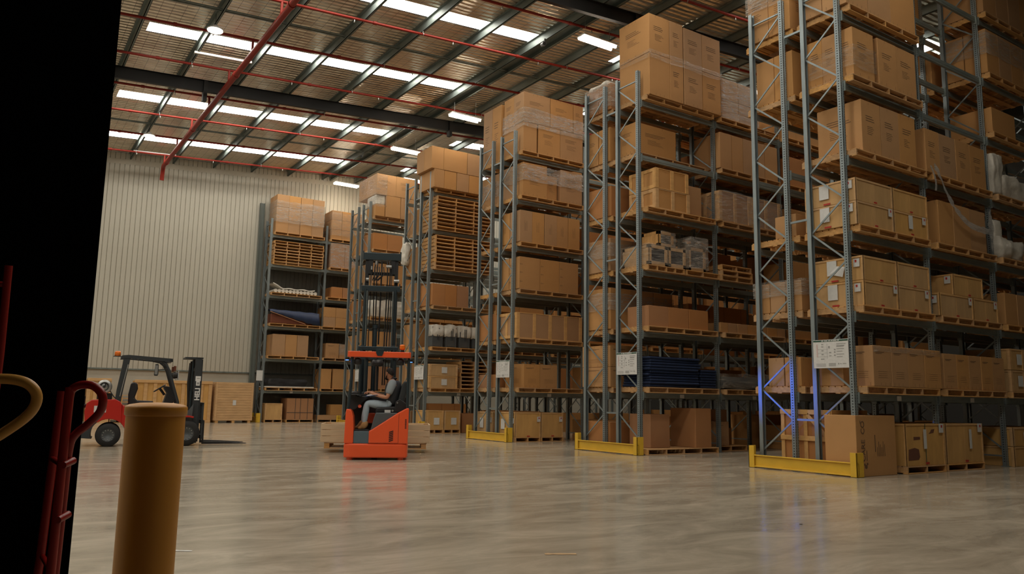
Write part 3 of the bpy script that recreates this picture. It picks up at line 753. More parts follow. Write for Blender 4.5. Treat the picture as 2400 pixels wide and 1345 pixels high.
# level 1
slotpallet('F', 'n', 1)
cartons('F', 'n', 1, [13.14, 13.72, 14.27, 14.83, 15.42], [.735], y=8.08, d=.42, style='low')
cartons('F', 'n', 1, [12.95, 13.6, 14.25], [.42], y=8.56, d=.5, style='plain', word='low carton behind')
wrap(13.2, 15.42, 8.09, 8.4, 2.20, 2.29, 'shiny film strip on lettered cartons, first shelf, nearest rack', FILM)
slotpallet('F', 'f', 1); cartons('F', 'f', 1, [12.95, 13.6], [.56], y=9.45, d=.75, cols=2, style='staple')
# floor
big = link('carton', carton_mesh(1.22, .62, 1.06, 'plain'), None, (12.72, 8.20, .001)); tag(big, 'tall brown carton with upright black lettering behind the nearest yellow guard', 'box')
p = MB()
for i in range(6): p.box(.62 + i * .045, .63 + i * .045, -.005, -.0025, .34, .34 + .16 + .05 * ((i * 5) % 3))
p.box(.55, .57, -.005, -.0025, .42, .72); p.cyl((.26, -.003, .17), (.26, -.005, .17), .035, 10); p.cyl((.30, -.003, .22), (.30, -.005, .22), .022, 8); p.cyl((.22, -.003, .21), (.22, -.005, .21), .02, 8)
p.box(.285, .30, -.005, -.0025, .27, .45); p.box(.12, .135, -.005, -.0025, .92, .97)
obj('carton_print', p, INK, big)
def text(body, size, parent, loc, rot, m, name='lettering', ext=.002, bold=.0):
    cu = bpy.data.curves.new(name, 'FONT'); cu.body = body; cu.size = size; cu.extrude = ext; cu.offset = size * bold; cu.materials.append(m)
    tmp = bpy.data.objects.new(name, cu); C.objects.link(tmp)
    dg = bpy.context.evaluated_depsgraph_get(); me = bpy.data.meshes.new_from_object(tmp.evaluated_get(dg)); bpy.data.objects.remove(tmp)
    return link(name, me, parent, loc, rot)
text('CARE  CO', .155, big, (.245, -.004, .26), (math.pi / 2, -math.pi / 2, 0), INK, 'care_lettering')
# timber framed shipping carton seen through the end frame
r = empty('framed_carton', (12.98, 8.86, 0)); tag(r, 'large carton in a rough timber frame on the floor inside the nearest rack end', 'crate')
obj('carton_body', MB().cbox(.03, 1.1, .03, 1.07, .04, 1.10, .005), CARD2, r)
f = MB()
for yy in (0, .51, 1.02): f.cbox(0, .03, yy, yy + .08, 0, 1.14, .003)
for zz in (0, .56, 1.05): f.cbox(-.02, 0, 0, 1.10, zz, zz + .09, .003)
for xx in (0, 1.06): f.cbox(xx, xx + .07, 0, .03, 0, 1.14, .003)
for zz in (.56, 1.05): f.cbox(0, 1.13, -.02, 0, zz, zz + .09, .003)
f.bar((-.01, .06, .62), (-.01, .5, 1.05), .07, .02, up=(1, 0, 0))
obj('timber_frame', f, BATTEN, r)
for i, (xa, xb) in enumerate(((14.15, 15.50), (15.56, 16.98))):
    pallet(xa, 8.12, .001, xb - xa, 1.1, ['timber pallet under the stained crate beside the tall lettered carton', 'timber pallet under the crate at the dark end of the nearest rack floor'][i], 3, grp='pallets on the floor')
    c_ = crate(xa, 8.13, .142, xb - xa, 1.08, .77, ['plywood crate with dark stains and green strap beside the tall lettered carton', 'plywood crate with torn white paper next to the stained one'][i], 'floor crates of the nearest rack', 'ply',
          (('y', .43, .40, .10, .36, 'p'), ('y', .84, .78, .16, .17, 'w'), ('y', .46, .03, .12, .04, 'r')) if i == 0 else (('y', .60, .36, .09, .38, 'p'), ('y', .84, .78, .16, .17, 'w'), ('y', .46, .03, .12, .04, 'r')))
stained = [o for o in bpy.data.objects if o.get('label', '').startswith('plywood crate with dark stains')][0]
obj('dark_stain', MB().prism([(.08, .10), (.42, .11), (.47, .16), (.44, .30), (.30, .33), (.10, .30)], 'y', .0085, .0105).prism([(.80, .58), (.98, .60), (1.02, .67), (.90, .66), (.86, .61)], 'y', .0085, .0105).prism([(.28, .47), (.50, .48), (.50, .53), (.28, .53)], 'y', .0085, .0105), mat('dried_stain', (.14, .055, .03), .8), stained)
obj('green_strap', MB().box(.66, .675, -.004, .0, 0, .77), GREEN, stained)
# second and third bays, near side
slotpallet('F', 'n', 1, 1); cartons('F', 'n', 1, [15.60, 16.10, 16.58, 17.06, 17.54, 18.06], [.70], y=8.12, cols=1, d=.9, style='low')
slotpallet('F', 'n', 2, 1)
crates_row('F', 2, [15.58, 16.9, 17.95], 8.10, 1.0, 3.032, .46, 'lower'); crates_row('F', 2, [16.15, 17.35], 8.10, 1.0, 3.496, .43, 'upper')
slotpallet('F', 'n', 3, 1); cartons('F', 'n', 3, [15.75, 16.32, 17.0, 17.68], [.90], y=8.12, d=.95, style='staple')
slotpallet('F', 'n', 4, 1); cartons('F', 'n', 4, [15.40, 15.95, 16.6, 17.2, 17.85], [.92], y=8.12, d=.95, style='text')
slotpallet('F', 'n', 1, 2); 
for z_, q in ((1.582, 'lower'), (2.05, 'upper')): crates_row('F', 1, [18.33, 18.95, 20.4], 8.10, 1.0, z_, .46, q, 'edge')
slotpallet('F', 'n', 2, 2); cartons('F', 'n', 2, [18.3, 18.85, 19.5, 20.2], [.70], y=8.12, d=.95, style='plain')
slotpallet('F', 'n', 3, 2)
blob('wrapped_furniture', 18.35, 19.55, 8.15, 9.0, 4.512, 5.02, 'white foam wrapped furniture with a pointed end, third shelf, third bay, nearest rack', 'furniture', FOAM, amp=.10, sq=.3, seed=3)
blob('wrapped_furniture', 18.35, 18.75, 8.2, 9.0, 4.9, 5.42, 'peaked end of white foam wrap on the third shelf of the nearest rack', 'furniture', FOAM, amp=.06, sq=.5, seed=5)
slotpallet('F', 'n', 4, 2)
blob('wrapped_furniture', 18.32, 18.80, 8.15, 8.95, 5.942, 6.95, 'upright white wrapped sofa back, fourth shelf, third bay, nearest rack', 'furniture', FOAM, amp=.07, sq=.25, seed=9)
blob('wrapped_furniture', 18.7, 20.5, 8.15, 8.95, 5.942, 6.48, 'long white wrapped sofa seat, fourth shelf, third bay, nearest rack', 'furniture', FOAM, amp=.09, sq=.3, seed=11)
slotpallet('F', 'n', 5, 2); cartons('F', 'n', 5, [18.3, 19.4], [.58], y=8.12, d=1.0, style='plain')
slotpallet('F', 'n', 6, 2); cartons('F', 'n', 6, [18.28, 18.85, 19.45, 20.05, 20.6], [1.05], y=8.12, d=1.0, cols=2, style='plain')
wrap(18.28, 20.6, 8.12, 9.1, 9.25, 9.78, 'torn film around cartons, top shelf, third bay, nearest rack', FILMD)
slotpallet('F', 'n', 7, 2); cartons('F', 'n', 7, [18.28, 18.9, 19.5, 20.1, 20.6], [.95], y=8.12, d=1.0, style='plain')
slotpallet('F', 'n', 3, 3); cartons('F', 'n', 3, [20.95, 21.6, 22.3, 23.0], [.9], style='plain'); slotpallet('F', 'n', 2, 3); cartons('F', 'n', 2, [20.95, 21.6, 22.3, 23.0], [.7], style='plain')
slotpallet('F', 'f', 7, 1); cartons('F', 'f', 7, [15.7, 16.4, 17.1, 17.9], [.95], style='plain')
slotpallet('F', 'f', 6, 1, w=1.2); cartons('F', 'f', 5, [15.6, 16.2], [.9], style='plain'); slotpallet('F', 'f', 5, 1)
slotpallet('F', 'f', 6, 2); cartons('F', 'f', 6, [18.3, 18.95, 19.6], [1.0], style='plain')
slotpallet('F', 'f', 4, 1); slotpallet('F', 'f', 4, 2); cartons('F', 'f', 4, [18.4, 19.0, 19.7], [.6], style='plain')
slotpallet('F', 'f', 3, 1); cartons('F', 'f', 3, [15.6, 16.3, 17.0], [.7], style='plain', red=True)
slotpallet('F', 'f', 2, 1); cartons('F', 'f', 2, [16.0, 16.7, 17.3], [.55], style='plain')
slotpallet('F', 'f', 1, 1); cartons('F', 'f', 1, [16.1, 17.0], [.6], style='plain')
cartons('F', 'f', 0, [16.8, 17.6, 18.3], [.8], z0=.001, style='plain', red=True)
crates_row('F', 0, [18.25, 19.3, 20.3], 8.12, 1.0, .001, .42, 'lower', 'edge'); crates_row('F', 0, [18.25, 19.3, 20.3], 8.12, 1.0, .425, .40, 'upper', 'edge')
# hanging film between shelves of the second bay
mb = MB(); A = Vector((15.45, 8.02, 6.02)); B_ = Vector((17.55, 8.02, 4.95)); vs = []; nseg = 26
for i in range(nseg + 1):
    t = i / nseg; p_ = A.lerp(B_, t); p_.z -= .50 * math.sin(math.pi * t) * (1 - .35 * t) - .10 * math.sin(math.pi * min(1, t * 6))
    for j in range(5):
        a = (j - 2) / 2; w_ = .045 + .025 * noise.noise(Vector((i * .5, 0, 0)))
        vs.append((p_.x + .02 * noise.noise(Vector((i * .6, j, 1))), p_.y - .04 + .035 * noise.noise(Vector((i * .7, j * 1.3, 4))), p_.z + a * w_ * 1.5))
mb.add(vs, [(i * 5 + j, i * 5 + j + 1, (i + 1) * 5 + j + 1, (i + 1) * 5 + j) for i in range(nseg) for j in range(4)], 0, True)
vs = []
for i in range(14):
    t = i / 13; z = 4.55 + (5.45 - 4.55) * t; wv = .03 + .10 * math.exp(-((t - .55) / .22) ** 2)
    for j in range(3): vs.append((17.62 + (j - 1) * wv + .03 * noise.noise(Vector((i, j, 0))), 7.98 + .03 * noise.noise(Vector((i * .8, j, 5))), z))
mb.add(vs, [(i * 3 + j, i * 3 + j + 1, (i + 1) * 3 + j + 1, (i + 1) * 3 + j) for i in range(13) for j in range(2)], 0, True)
vs = []
for i in range(12):
    t = i / 11
    for j in range(3): vs.append((15.34 + .16 * math.sin(t * 2.2) + (j - 1) * .035, 7.99 + .02 * noise.noise(Vector((i, j, 8))), 6.02 - .5 * t))
mb.add(vs, [(i * 3 + j, i * 3 + j + 1, (i + 1) * 3 + j + 1, (i + 1) * 3 + j) for i in range(11) for j in range(2)], 0, True)
tag(obj('hanging_film', mb, BAG), 'torn plastic film sagging between shelves in the second bay of the nearest rack', 'plastic wrap')

# ------------------------------------------------------------------ second rack (E)
slotpallet('E', 'n', 6)
cartons('E', 'n', 6, [13.0, 13.72, 14.2], [1.10, 1.04], y=13.56, d=1.12, style=('staple', 'text', 'text'))
cartons('E', 'n', 6, [14.22, 14.9, 15.6], [1.07, 1.03], y=13.56, d=1.12, style='text', word='tall carton')
wrap(13.0, 15.6, 13.55, 14.7, 9.75, 9.95, 'thin twisted film band around the tall cartons on the second rack', FILM, amp=.03)
slotpallet('E', 'f', 6); cartons('E', 'f', 6, [12.9, 13.6, 14.3], [.72], y=14.90, cols=2, d=1.0, style='text', red=True)
wrap(12.9, 14.3, 14.9, 15.9, 8.85, 9.55, 'film over reddish cartons, top shelf, rear side of second rack', FILMD)
blob('film_bundle', 12.95, 13.5, 15.1, 15.85, 9.50, 9.66, 'crumpled white film heap on reddish cartons at the top of the second rack', 'plastic wrap', FOAM, amp=.05, sq=.4)
slotpallet('E', 'f', 5); cartons('E', 'n', 5, [12.95, 14.35], [.80], y=14.0, d=.72, style='text', z0=7.392, word='wide carton'); slotpallet('E', 'n', 5, y=13.9)
cartons('E', 'f', 5, [12.9, 13.6], [.93], y=14.95, d=.9, cols=2, style='text')
slotpallet('E', 'n', 4)
crates_row('E', 4, [13.22, 14.42], 13.60, .95, 5.942, .50, 'lower', 'framed'); crates_row('E', 4, [13.22, 14.38], 13.60, .95, 6.446, .52, 'upper', 'framed')
cartons('E', 'n', 4, [14.45, 14.98], [.80], y=13.75, d=.9, style='plain')
slotpallet('E', 'f', 4); cartons('E', 'f', 4, [12.92, 13.7, 14.4], [.80], y=14.92, d=1.0, style='plain', red=True)
slotpallet('E', 'n', 3, w=1.25); pallet(14.25, ROWY['E'] - .17, LV[3] + .001, 1.2, 1.17, 'short pallet under the film gathered crate, third shelf, end bay, second rack', 3)
def window_crate(x, y, z, w, d, h, lab):
    r = empty('open_crate', (x, y, z)); tag(r, ulabel(lab), 'crate', 'open slatted crates on the second rack')
    obj('packed_load', MB().cbox(.03, w - .03, .03, d - .03, .02, h - .03, .01), DARKSLAT, r)
    f = MB(); b = .09
    for xa in (0, w - b): f.cbox(xa, xa + b, 0, .02, 0, h, .003); f.cbox(xa, xa + b, d - .02, d, 0, h, .003)
    for za in (0, h - b): f.cbox(0, w, 0, .02, za, za + b, .003); f.cbox(0, .02, 0, d, za, za + b, .003); f.cbox(0, w, d - .02, d, za, za + b, .003)
    for ya in (0, d - b): f.cbox(0, .02, ya, ya + b, 0, h, .003)
    f.cbox(0, w, 0, d, h - .015, h, .003); f.cbox(.004, .016, b, d - b, b, h - b, .002)
    obj('crate_frame', f, BATTEN, r); return r
window_crate(12.98, 13.60, 4.512, .62, .95, .50, 'open framed crate at the left end of the third shelf, second rack')
window_crate(13.63, 13.60, 4.512, .60, .95, .50, 'open framed crate under a small one on the third shelf, second rack')
window_crate(13.40, 13.70, 5.015, .52, .6, .40, 'small framed crate stacked on top, third shelf, second rack')
window_crate(14.35, 13.62, 4.512, .62, .9, .60, 'film covered framed crate beside the stacked ones, third shelf, second rack')
wrap(14.33, 15.0, 13.6, 14.5, 4.55, 5.35, 'gathered clear film around a crate, third shelf, second rack', FILMD, amp=.05)
wrap(12.97, 14.25, 13.58, 14.55, 4.53, 5.02, 'crinkled film on open framed crates, third shelf, second rack', FILM, amp=.03)
wrap(13.5, 13.94, 13.69, 14.3, 5.0, 5.40, 'film over the small stacked crate, third shelf, second rack', FILMD, amp=.03)
slotpallet('E', 'f', 3); cartons('E', 'f', 3, [12.9, 13.6, 14.3], [.85], y=14.93, d=1.0, style='plain'); wrap(12.9, 14.3, 14.93, 15.93, 4.85, 5.25, 'film band on cartons, third shelf, rear side of second rack', FILMD)
slotpallet('E', 'n', 2); cartons('E', 'n', 2, [13.0, 13.67, 14.37, 15.06], [.50], y=13.66, d=.75, style='plain', red=True)
slotpallet('E', 'f', 2); cartons('E', 'f', 2, [12.9, 13.6, 14.4, 15.1], [1.05], y=14.93, d=1.0, style='plain'); wrap(12.9, 15.1, 14.93, 15.93, 3.5, 3.95, 'film band on tall cartons, second shelf, rear side of second rack', FILMD)
slotpallet('E', 'n', 1)
zz = 1.585
for i in range(11):
    b = MB(); w_ = 1.75 - .1 * random.random(); b.cbox(0, w_, 0, .95, 0, .062, .022)
    o = obj('folded_blanket', b, BLUEBL, None, (12.98 + random.uniform(0, .06), 13.62 + random.uniform(0, .05), zz), (0, 0, random.uniform(-.015, .015))); zz += .066
    tag(o, 'dark blue folded blanket, %s up in the tall pile, first shelf, second rack' % (ORD[i] if i < 9 else ('tenth', 'eleventh')[i - 9]), 'blanket', 'blue blankets on the second rack')
zz = 1.585
for i in range(7):
    b = MB(); b.cbox(0, .58, 0, .8, 0, .062, .022)
    o = obj('folded_blanket', b, BLUEBL, None, (14.74 + random.uniform(0, .05), 13.66, zz)); zz += .066
    tag(o, 'dark blue folded blanket, %s up in the short pile, first shelf, second rack' % ORD[i], 'blanket', 'short pile of blue blankets')
slotpallet('E', 'f', 1); cartons('E', 'f', 1, [12.88, 13.7], [.50, .54], y=14.92, d=1.1, style='low')
pallet(12.9, 13.60, .001, 2.4, 1.17, 'timber pallet on the floor at the foot of the second rack', 5, grp='pallets on the floor')
cartons('E', 'n', 0, [13.3, 13.95], [.80], y=13.95, d=.75, z0=.142, style='plain', red=True, word='square carton')
o = link('carton', carton_mesh(.55, .85, .95, 'plain', True)); o.location = (14.52, 13.63, .142); tag(o, 'tall reddish carton lit blue on top, floor of the second rack', 'box')
cartons('E', 'f', 0, [12.9, 13.6], [.72], y=14.95, d=.9, z0=.001, style='plain', red=True)
pallet(15.6, 14.0, .001, 1.25, 1.0, 'timber pallet under the grey brown cartons, second bay floor, second rack', 3, grp='pallets on the floor')
cartons('E', 'n', 0, [15.62, 16.2], [.62], y=14.05, d=.45, z0=.142, style='low', word='small carton')
cartons('E', 'n', 0, [15.6, 16.7], [.92], y=14.55, d=.45, z0=.142, style='plain', red=True, word='wide carton')
# second rack, later bays
slotpallet('E', 'n', 6, 1); cartons('E', 'n', 6, [15.70, 16.4, 17.2], [.55, .58], y=13.65, d=1.0, style='plain'); wrap(15.7, 17.2, 13.65, 14.65, 8.8, 9.92, 'silvery film tight around two layers of cartons, top shelf, second rack', FILMD, nx=16, nz=14)
slotpallet('E', 'n', 5, 1); cartons('E', 'n', 5, [15.58, 16.05, 16.5, 16.95, 17.4, 17.95], [.98], y=13.62, d=1.0, style='plain')
slotpallet('E', 'n', 4, 1); crates_row('E', 4, [15.5, 16.75, 18.0], 13.60, 1.0, 5.942, .82, 'wrapped', 'framed'); wrap(15.5, 18.0, 13.58, 14.6, 5.95, 6.76, 'shiny film stretched over framed crates, fourth shelf, second rack', FILM, nx=16)
pallet(15.55, 13.6, 4.371, 1.2, 1.1, 'lowest of three short pallets, third shelf, second bay, second rack', 3); pallet(15.57, 13.6, 4.513, 1.18, 1.1, 'middle of three short pallets, third shelf, second bay, second rack', 3); pallet(15.56, 13.61, 4.655, 1.16, 1.1, 'uppermost of three short pallets, third shelf, second bay, second rack', 3)
cartons('E', 'f', 3, [15.7, 16.6, 17.4], [.9], style='plain', red=True); slotpallet('E', 'f', 3, 1)
slotpallet('E', 'n', 2, 1); cartons('E', 'n', 2, [15.55, 15.85, 16.2, 16.6, 17.0, 17.4, 17.8, 18.15], [.26], y=13.7, d=.8, style='plain', word='low carton')
slotpallet('E', 'n', 1, 1); 
for i in range(3): tag(obj('wrapped_roll', MB().cyl((0, 0, 0), (2.3, 0, 0), .16, 14), MIDGREY, None, (15.6, 13.85 + i * .33, 1.75)), 'plastic wrapped roll lying %s on the first shelf, second bay, second rack' % ('in front', 'in the middle', 'at the back')[i], 'roll', 'wrapped rolls')
wrap(15.6, 17.6, 13.62, 14.7, 1.6, 1.98, 'loose crinkled clear plastic over rolls, first shelf, second bay, second rack', FILM, amp=.09, nz=6)
# ------------------------------------------------------------------ third rack (D)
slotpallet('D', 'n', 6); 
cartons('D', 'n', 6, [13.0, 13.52], [.93], y=19.08, cols=2, d=1.12, style='staple'); cartons('D', 'n', 6, [13.56, 14.42, 15.34], [.93], y=19.08, cols=2, d=1.12, style='text', word='wide carton')
cartons('D', 'n', 6, [13.0, 14.02, 14.94, 15.34], [.96], y=19.08, cols=2, d=1.12, style='text', z0=9.726, word='upper carton')
wrap(13.0, 15.34, 19.06, 20.2, 9.55, 10.15, 'white streaked film around the tall carton block, top of third rack', FILMD, nx=18, nz=10, amp=.03)
slotpallet('D', 'f', 6); cartons('D', 'f', 6, [12.95, 13.75, 14.55, 15.3], [1.83], y=20.28, cols=2, d=1.1, style='text', word='tall carton')
slotpallet('D', 'n', 5); cartons('D', 'n', 5, [13.0, 13.92], [1.03], y=19.07, cols=2, d=1.1, style='text'); cartons('D', 'n', 5, [13.95, 14.40], [.80], y=19.2, cols=2, d=.95, style='text', word='lower carton'); cartons('D', 'n', 5, [14.42, 15.3], [1.03], y=19.07, cols=2, d=1.1, style='text', word='wide carton')
wrap(13.0, 15.3, 19.05, 20.18, 7.85, 8.36, 'cloudy film band with handwriting, fifth shelf, third rack', FILMD, nx=16, amp=.02)
slotpallet('D', 'f', 5); cartons('D', 'f', 5, [12.95, 13.7, 14.5], [.95], y=20.35, cols=2, d=1.0, style='text'); wrap(12.95, 14.5, 20.35, 21.35, 7.6, 8.1, 'film band on cartons, fifth shelf, rear side of third rack', FILMD)
slotpallet('D', 'n', 4); cartons('D', 'n', 4, [12.91, 13.37, 13.83, 14.31, 14.76, 15.22], [.97], y=19.07, cols=2, d=1.1, style='side')
slotpallet('D', 'f', 4); cartons('D', 'f', 4, [13.6, 14.3], [.9], y=20.35, d=.9, style='plain', red=True)
slotpallet('D', 'n', 3); cartons('D', 'n', 3, [12.92, 13.69, 14.43, 15.17], [.97], y=19.07, cols=2, d=1.1, style='cross')
slotpallet('D', 'f', 3)
slotpallet('D', 'n', 2); crates_row('D', 2, [12.87, 15.35], 19.08, 1.1, 3.032, .77, 'open slatted', 'framed')
slotpallet('D', 'f', 2); cartons('D', 'f', 2, [12.92, 13.7, 14.5], [.82], y=20.3, cols=1, d=1.1, style='plain', red=True, word='wide carton')
slotpallet('D', 'n', 1); cartons('D', 'n', 1, [13.15, 13.75, 14.4], [.70], y=19.10, d=1.0, style='low')
slotpallet('D', 'f', 1); cartons('D', 'f', 1, [12.95, 13.6], [.40], y=20.3, cols=2, d=1.0, style='plain', red=True)
for i, (xa, xb) in enumerate(((12.90, 13.80), (13.83, 14.66))):
    pallet(xa, 19.10, .001, xb - xa, 1.1, 'short pallet under the %s floor crate of the third rack' % ORD[i], 3, grp='pallets on the floor')
crates_row('D', 0, [12.90, 13.82, 14.66], 19.11, 1.08, .142, .72, 'on the floor')
pallet(12.95, 20.4, .001, 1.0, 1.1, 'short pallet on the floor, rear side of the third rack', 3, grp='pallets on the floor'); crates_row('D', 0, [12.95, 13.9], 20.4, 1.08, .142, .70, 'on the floor', side='f')
# ------------------------------------------------------------------ fourth rack (C)
slotpallet('C', 'n', 6); cartons('C', 'n', 6, [12.78, 13.20, 13.72, 14.24, 14.76], [.68], y=24.45, cols=1, d=1.2, style='staple'); cartons('C', 'n', 6, [12.66, 13.16, 14.16, 14.76], [.83], y=24.45, cols=2, d=1.2, style='plain', z0=9.475, word='upper carton')
def pallet_stack(x, y, z, w, d, n, where, ns=4):
    for i in range(n):
        pallet(x + random.uniform(-.015, .015), y + random.uniform(-.02, .02), z + .001 + .1405 * i, w, d, 'empty pallet, %s from the bottom of the stack, %s' % ((ORD + ['tenth'])[i], where), ns, grp='stack of empty pallets, ' + where)
pallet_stack(12.98, 24.52, LV[5], 2.35, 1.15, 9, 'fifth shelf, fourth rack')
pallet_stack(12.98, 24.52, LV[4], 2.35, 1.15, 9, 'fourth shelf, fourth rack')
slotpallet('C', 'f', 5); cartons('C', 'f', 5, [12.95, 13.7, 14.5], [.88], y=25.9, d=1.0, cols=2, style='plain'); slotpallet('C', 'f', 4); cartons('C', 'f', 4, [12.95, 13.7, 14.5], [.88], y=25.9, d=1.0, cols=2, style='plain')
slotpallet('C', 'f', 3); cartons('C', 'f', 3, [12.95, 13.6, 14.3], [.95], y=25.9, d=1.0, style='plain'); slotpallet('C', 'f', 2); cartons('C', 'f', 2, [12.95, 13.6, 14.3], [.9], y=25.9, d=1.0, style='plain'); slotpallet('C', 'f', 1); cartons('C', 'f', 1, [12.95, 13.6, 14.3], [.9], y=25.9, d=1.0, style='plain')
blob('film_bundle', 12.75, 12.98, 26.5, 26.95, 6.2, 7.1, 'dangling crumpled film beside the fourth rack behind the mast', 'plastic wrap', FOAM, amp=.08, sq=.6)
slotpallet('C', 'n', 3); cartons('C', 'n', 3, [12.9, 13.43, 13.92, 14.41], [.78], y=24.55, cols=1, d=1.1, style='plain', red=True)
slotpallet('C', 'n', 2)
for i in range(4):
    xx = 12.95 + i * .56
    r = empty('wrapped_chair', (xx, 24.6, 3.032)); tag(r, 'chair wrapped in clear plastic with dark back slats, %s from left on the fourth rack' % ORD[i], 'chair', 'plastic wrapped chairs on the fourth rack')
    obj('chair_frame', MB().cbox(.06, .48, .05, .5, .0, .42, .03).box(.06, .10, .03, .06, .0, .72).box(.44, .48, .03, .06, .0, .72), MIDGREY, r)
    for a in (.24, .30): obj('back_slat', MB().box(a, a + .025, -.012, .0, .25, .68), DARKSLAT, r)
    blob('plastic_cover', .0, .54, .0, .5, .36, .80, '', '', FOAM, amp=.05, sq=.45, parent=r, seed=i)
slotpallet('C', 'n', 1)
crates_row('C', 1, [12.90, 14.05], 24.55, 1.05, 1.582, .42, 'lower', 'edge'); crates_row('C', 1, [12.90, 14.05], 24.55, 1.05, 2.004, .42, 'upper', 'edge')
pallet_stack(14.20, 24.6, LV[1] + .142, 1.15, 1.1, 7, 'first shelf, fourth rack', 3)
for i, (xa, xb) in enumerate(((12.86, 13.55), (13.56, 14.24))): pallet(xa, 24.6, .001, xb - xa, 1.0, 'short pallet under the %s floor crate of the fourth rack' % ORD[i], 3, grp='pallets on the floor')
crates_row('C', 0, [12.86, 13.56, 14.24], 24.6, 1.0, .142, .66, 'on the floor', 'edge')
cartons('C', 'n', 0, [14.4, 15.2], [.7], y=24.8, d=.7, z0=.001, style='plain', red=True)
cartons('C', 'f', 0, [12.95, 13.6], [.75], y=26.0, d=.8, z0=.001, style='plain')
# ------------------------------------------------------------------ fifth rack (B)
slotpallet('B', 'n', 6); cartons('B', 'n', 6, [13.40, 14.1, 14.76], [.93], y=29.95, cols=2, d=1.9, style='plain', word='low carton'); cartons('B', 'n', 6, [12.95, 13.85, 14.76], [.90], y=29.95, cols=2, d=1.9, style='text', z0=9.726, word='upper carton')
o = link('carton', carton_mesh(.43, .9, .50, 'plain')); o.location = (12.95, 29.97, 8.793); tag(o, 'small carton under the white foam gap, top shelf, fifth rack', 'box')
blob('foam_packing', 12.97, 13.37, 29.99, 30.9, 9.30, 9.70, 'white foam packing filling a gap between cartons, top shelf, fifth rack', 'packing', FOAM, amp=.04, sq=.1)
wrap(12.95, 13.4, 29.93, 31.8, 9.2, 10.6, 'film around the end of the tall carton block, top of fifth rack', FILM, nx=6)
slotpallet('B', 'n', 5); cartons('B', 'n', 5, [12.95, 13.6, 14.3], [.68], y=30.05, cols=2, d=1.1, style='plain', red=True); slotpallet('B', 'f', 5); cartons('B', 'f', 5, [12.95, 13.6, 14.3], [.9], y=31.3, d=1.1, style='plain', cols=2)
slotpallet('B', 'n', 4); cartons('B', 'n', 4, [12.95, 13.3, 14.1, 14.8], [.85], y=30.1, d=1.0, style='plain'); slotpallet('B', 'f', 4); cartons('B', 'f', 4, [12.95, 13.6, 14.3], [.9], y=31.3, d=1.1, style='plain', cols=2); slotpallet('B', 'f', 3); cartons('B', 'f', 3, [12.95, 13.6, 14.3], [.8], y=31.3, d=1.1, style='plain', red=True); slotpallet('B', 'f', 2); cartons('B', 'f', 2, [12.95, 13.6, 14.3], [.8], y=31.3, d=1.1, style='plain'); slotpallet('B', 'f', 1); cartons('B', 'f', 1, [12.95, 13.6, 14.3], [.8], y=31.3, d=1.1, style='plain')
slotpallet('B', 'n', 3); blob('wrapped_furniture', 13.0, 15.1, 30.05, 31.1, 4.512, 5.25, 'large white plastic wrapped sofa on the fifth rack behind the mast', 'furniture', FOAM, amp=.10, sq=.25, seed=21)
slotpallet('B', 'n', 2); cartons('B', 'n', 2, [12.95, 13.6, 14.2], [.9], y=30.1, d=1.0, style='plain'); slotpallet('B', 'n', 1); cartons('B', 'n', 1, [13.0, 13.8, 14.6], [.9], y=30.1, d=1.0, style='plain', red=True)
cartons('B', 'n', 0, [13.1, 13.9, 14.7], [.85], y=30.1, d=1.0, z0=.001, style='plain')
# ------------------------------------------------------------------ far wall rack (A)
slotpallet('A', 'n', 6, x=10.52); cartons('A', 'n', 6, [10.55, 11.13, 11.70, 12.28, 12.86], [.60, .60, .60], y=35.88, cols=2, d=1.1, style='plain')
wrap(10.55, 12.86, 35.86, 37.0, 9.25, 10.3, 'glossy film around the tall carton block, top of the far wall rack', FILMD, nx=18, nz=12, amp=.03)
slotpallet('A', 'n', 6, 1, x=13.25); cartons('A', 'n', 6, [13.26, 13.78, 14.32, 14.9], [.48, .48, .46], y=35.88, d=1.1, style='plain'); wrap(13.26, 14.9, 35.86, 37.0, 8.95, 10.1, 'film around three layers of cartons, top shelf, second bay, far wall rack', FILM, nx=14)
pallet_stack(10.55, 35.86, LV[5], 2.38, 1.15, 8, 'fifth shelf, far wall rack', 5)
slotpallet('A', 'n', 5, 1, x=13.25); cartons('A', 'n', 5, [13.3, 14.0, 14.7], [1.2], y=35.88, d=1.0, style='plain', red=True); wrap(13.3, 14.7, 35.86, 36.9, 7.4, 8.6, 'cloudy film around a tall load, fifth shelf, second bay, far wall rack', FILMD, nx=16, nz=12)
slotpallet('A', 'n', 4, x=10.52)
for i in range(12): tag(obj('wrapped_roll', MB().cyl((0, 0, 0), (0, .95, 0), .082, 10), FOAM, None, (10.75 + i * .172, 35.92, 6.03)), 'white wrapped roll end, %s from left, fourth shelf, far wall rack' % (ORD + ['tenth', 'eleventh', 'twelfth'])[i], 'roll', 'white rolls on the far wall rack')
b = MB(); vs = []
for i in range(21):
    t = i / 20; z = .12 + .22 * max(0, 1 - t * 4) ** 1.2 + .02 * math.sin(i)
    for j in (0, 1): vs.append((t * 2.0, .05 + j * .85, z)); 
    for j in (0, 1): vs.append((t * 2.0, .05 + j * .85, z - .05))
b.add(vs, [f_ for i in range(20) for f_ in ((4 * i, 4 * i + 4, 4 * i + 5, 4 * i + 1), (4 * i + 2, 4 * i + 3, 4 * i + 7, 4 * i + 6), (4 * i, 4 * i + 2, 4 * i + 6, 4 * i + 4), (4 * i + 1, 4 * i + 5, 4 * i + 7, 4 * i + 3))], 0, True)
tag(obj('plastic_sheet', b, FOAM, None, (10.62, 35.9, 6.06)), 'pale curled plastic sheet over white rolls, fourth shelf, far wall rack', 'plastic sheet')
slotpallet('A', 'n', 4, 1, x=13.2); cartons('A', 'n', 4, [13.45, 14.0, 14.6], [.52], y=35.95, d=.9, style='plain', red=True)
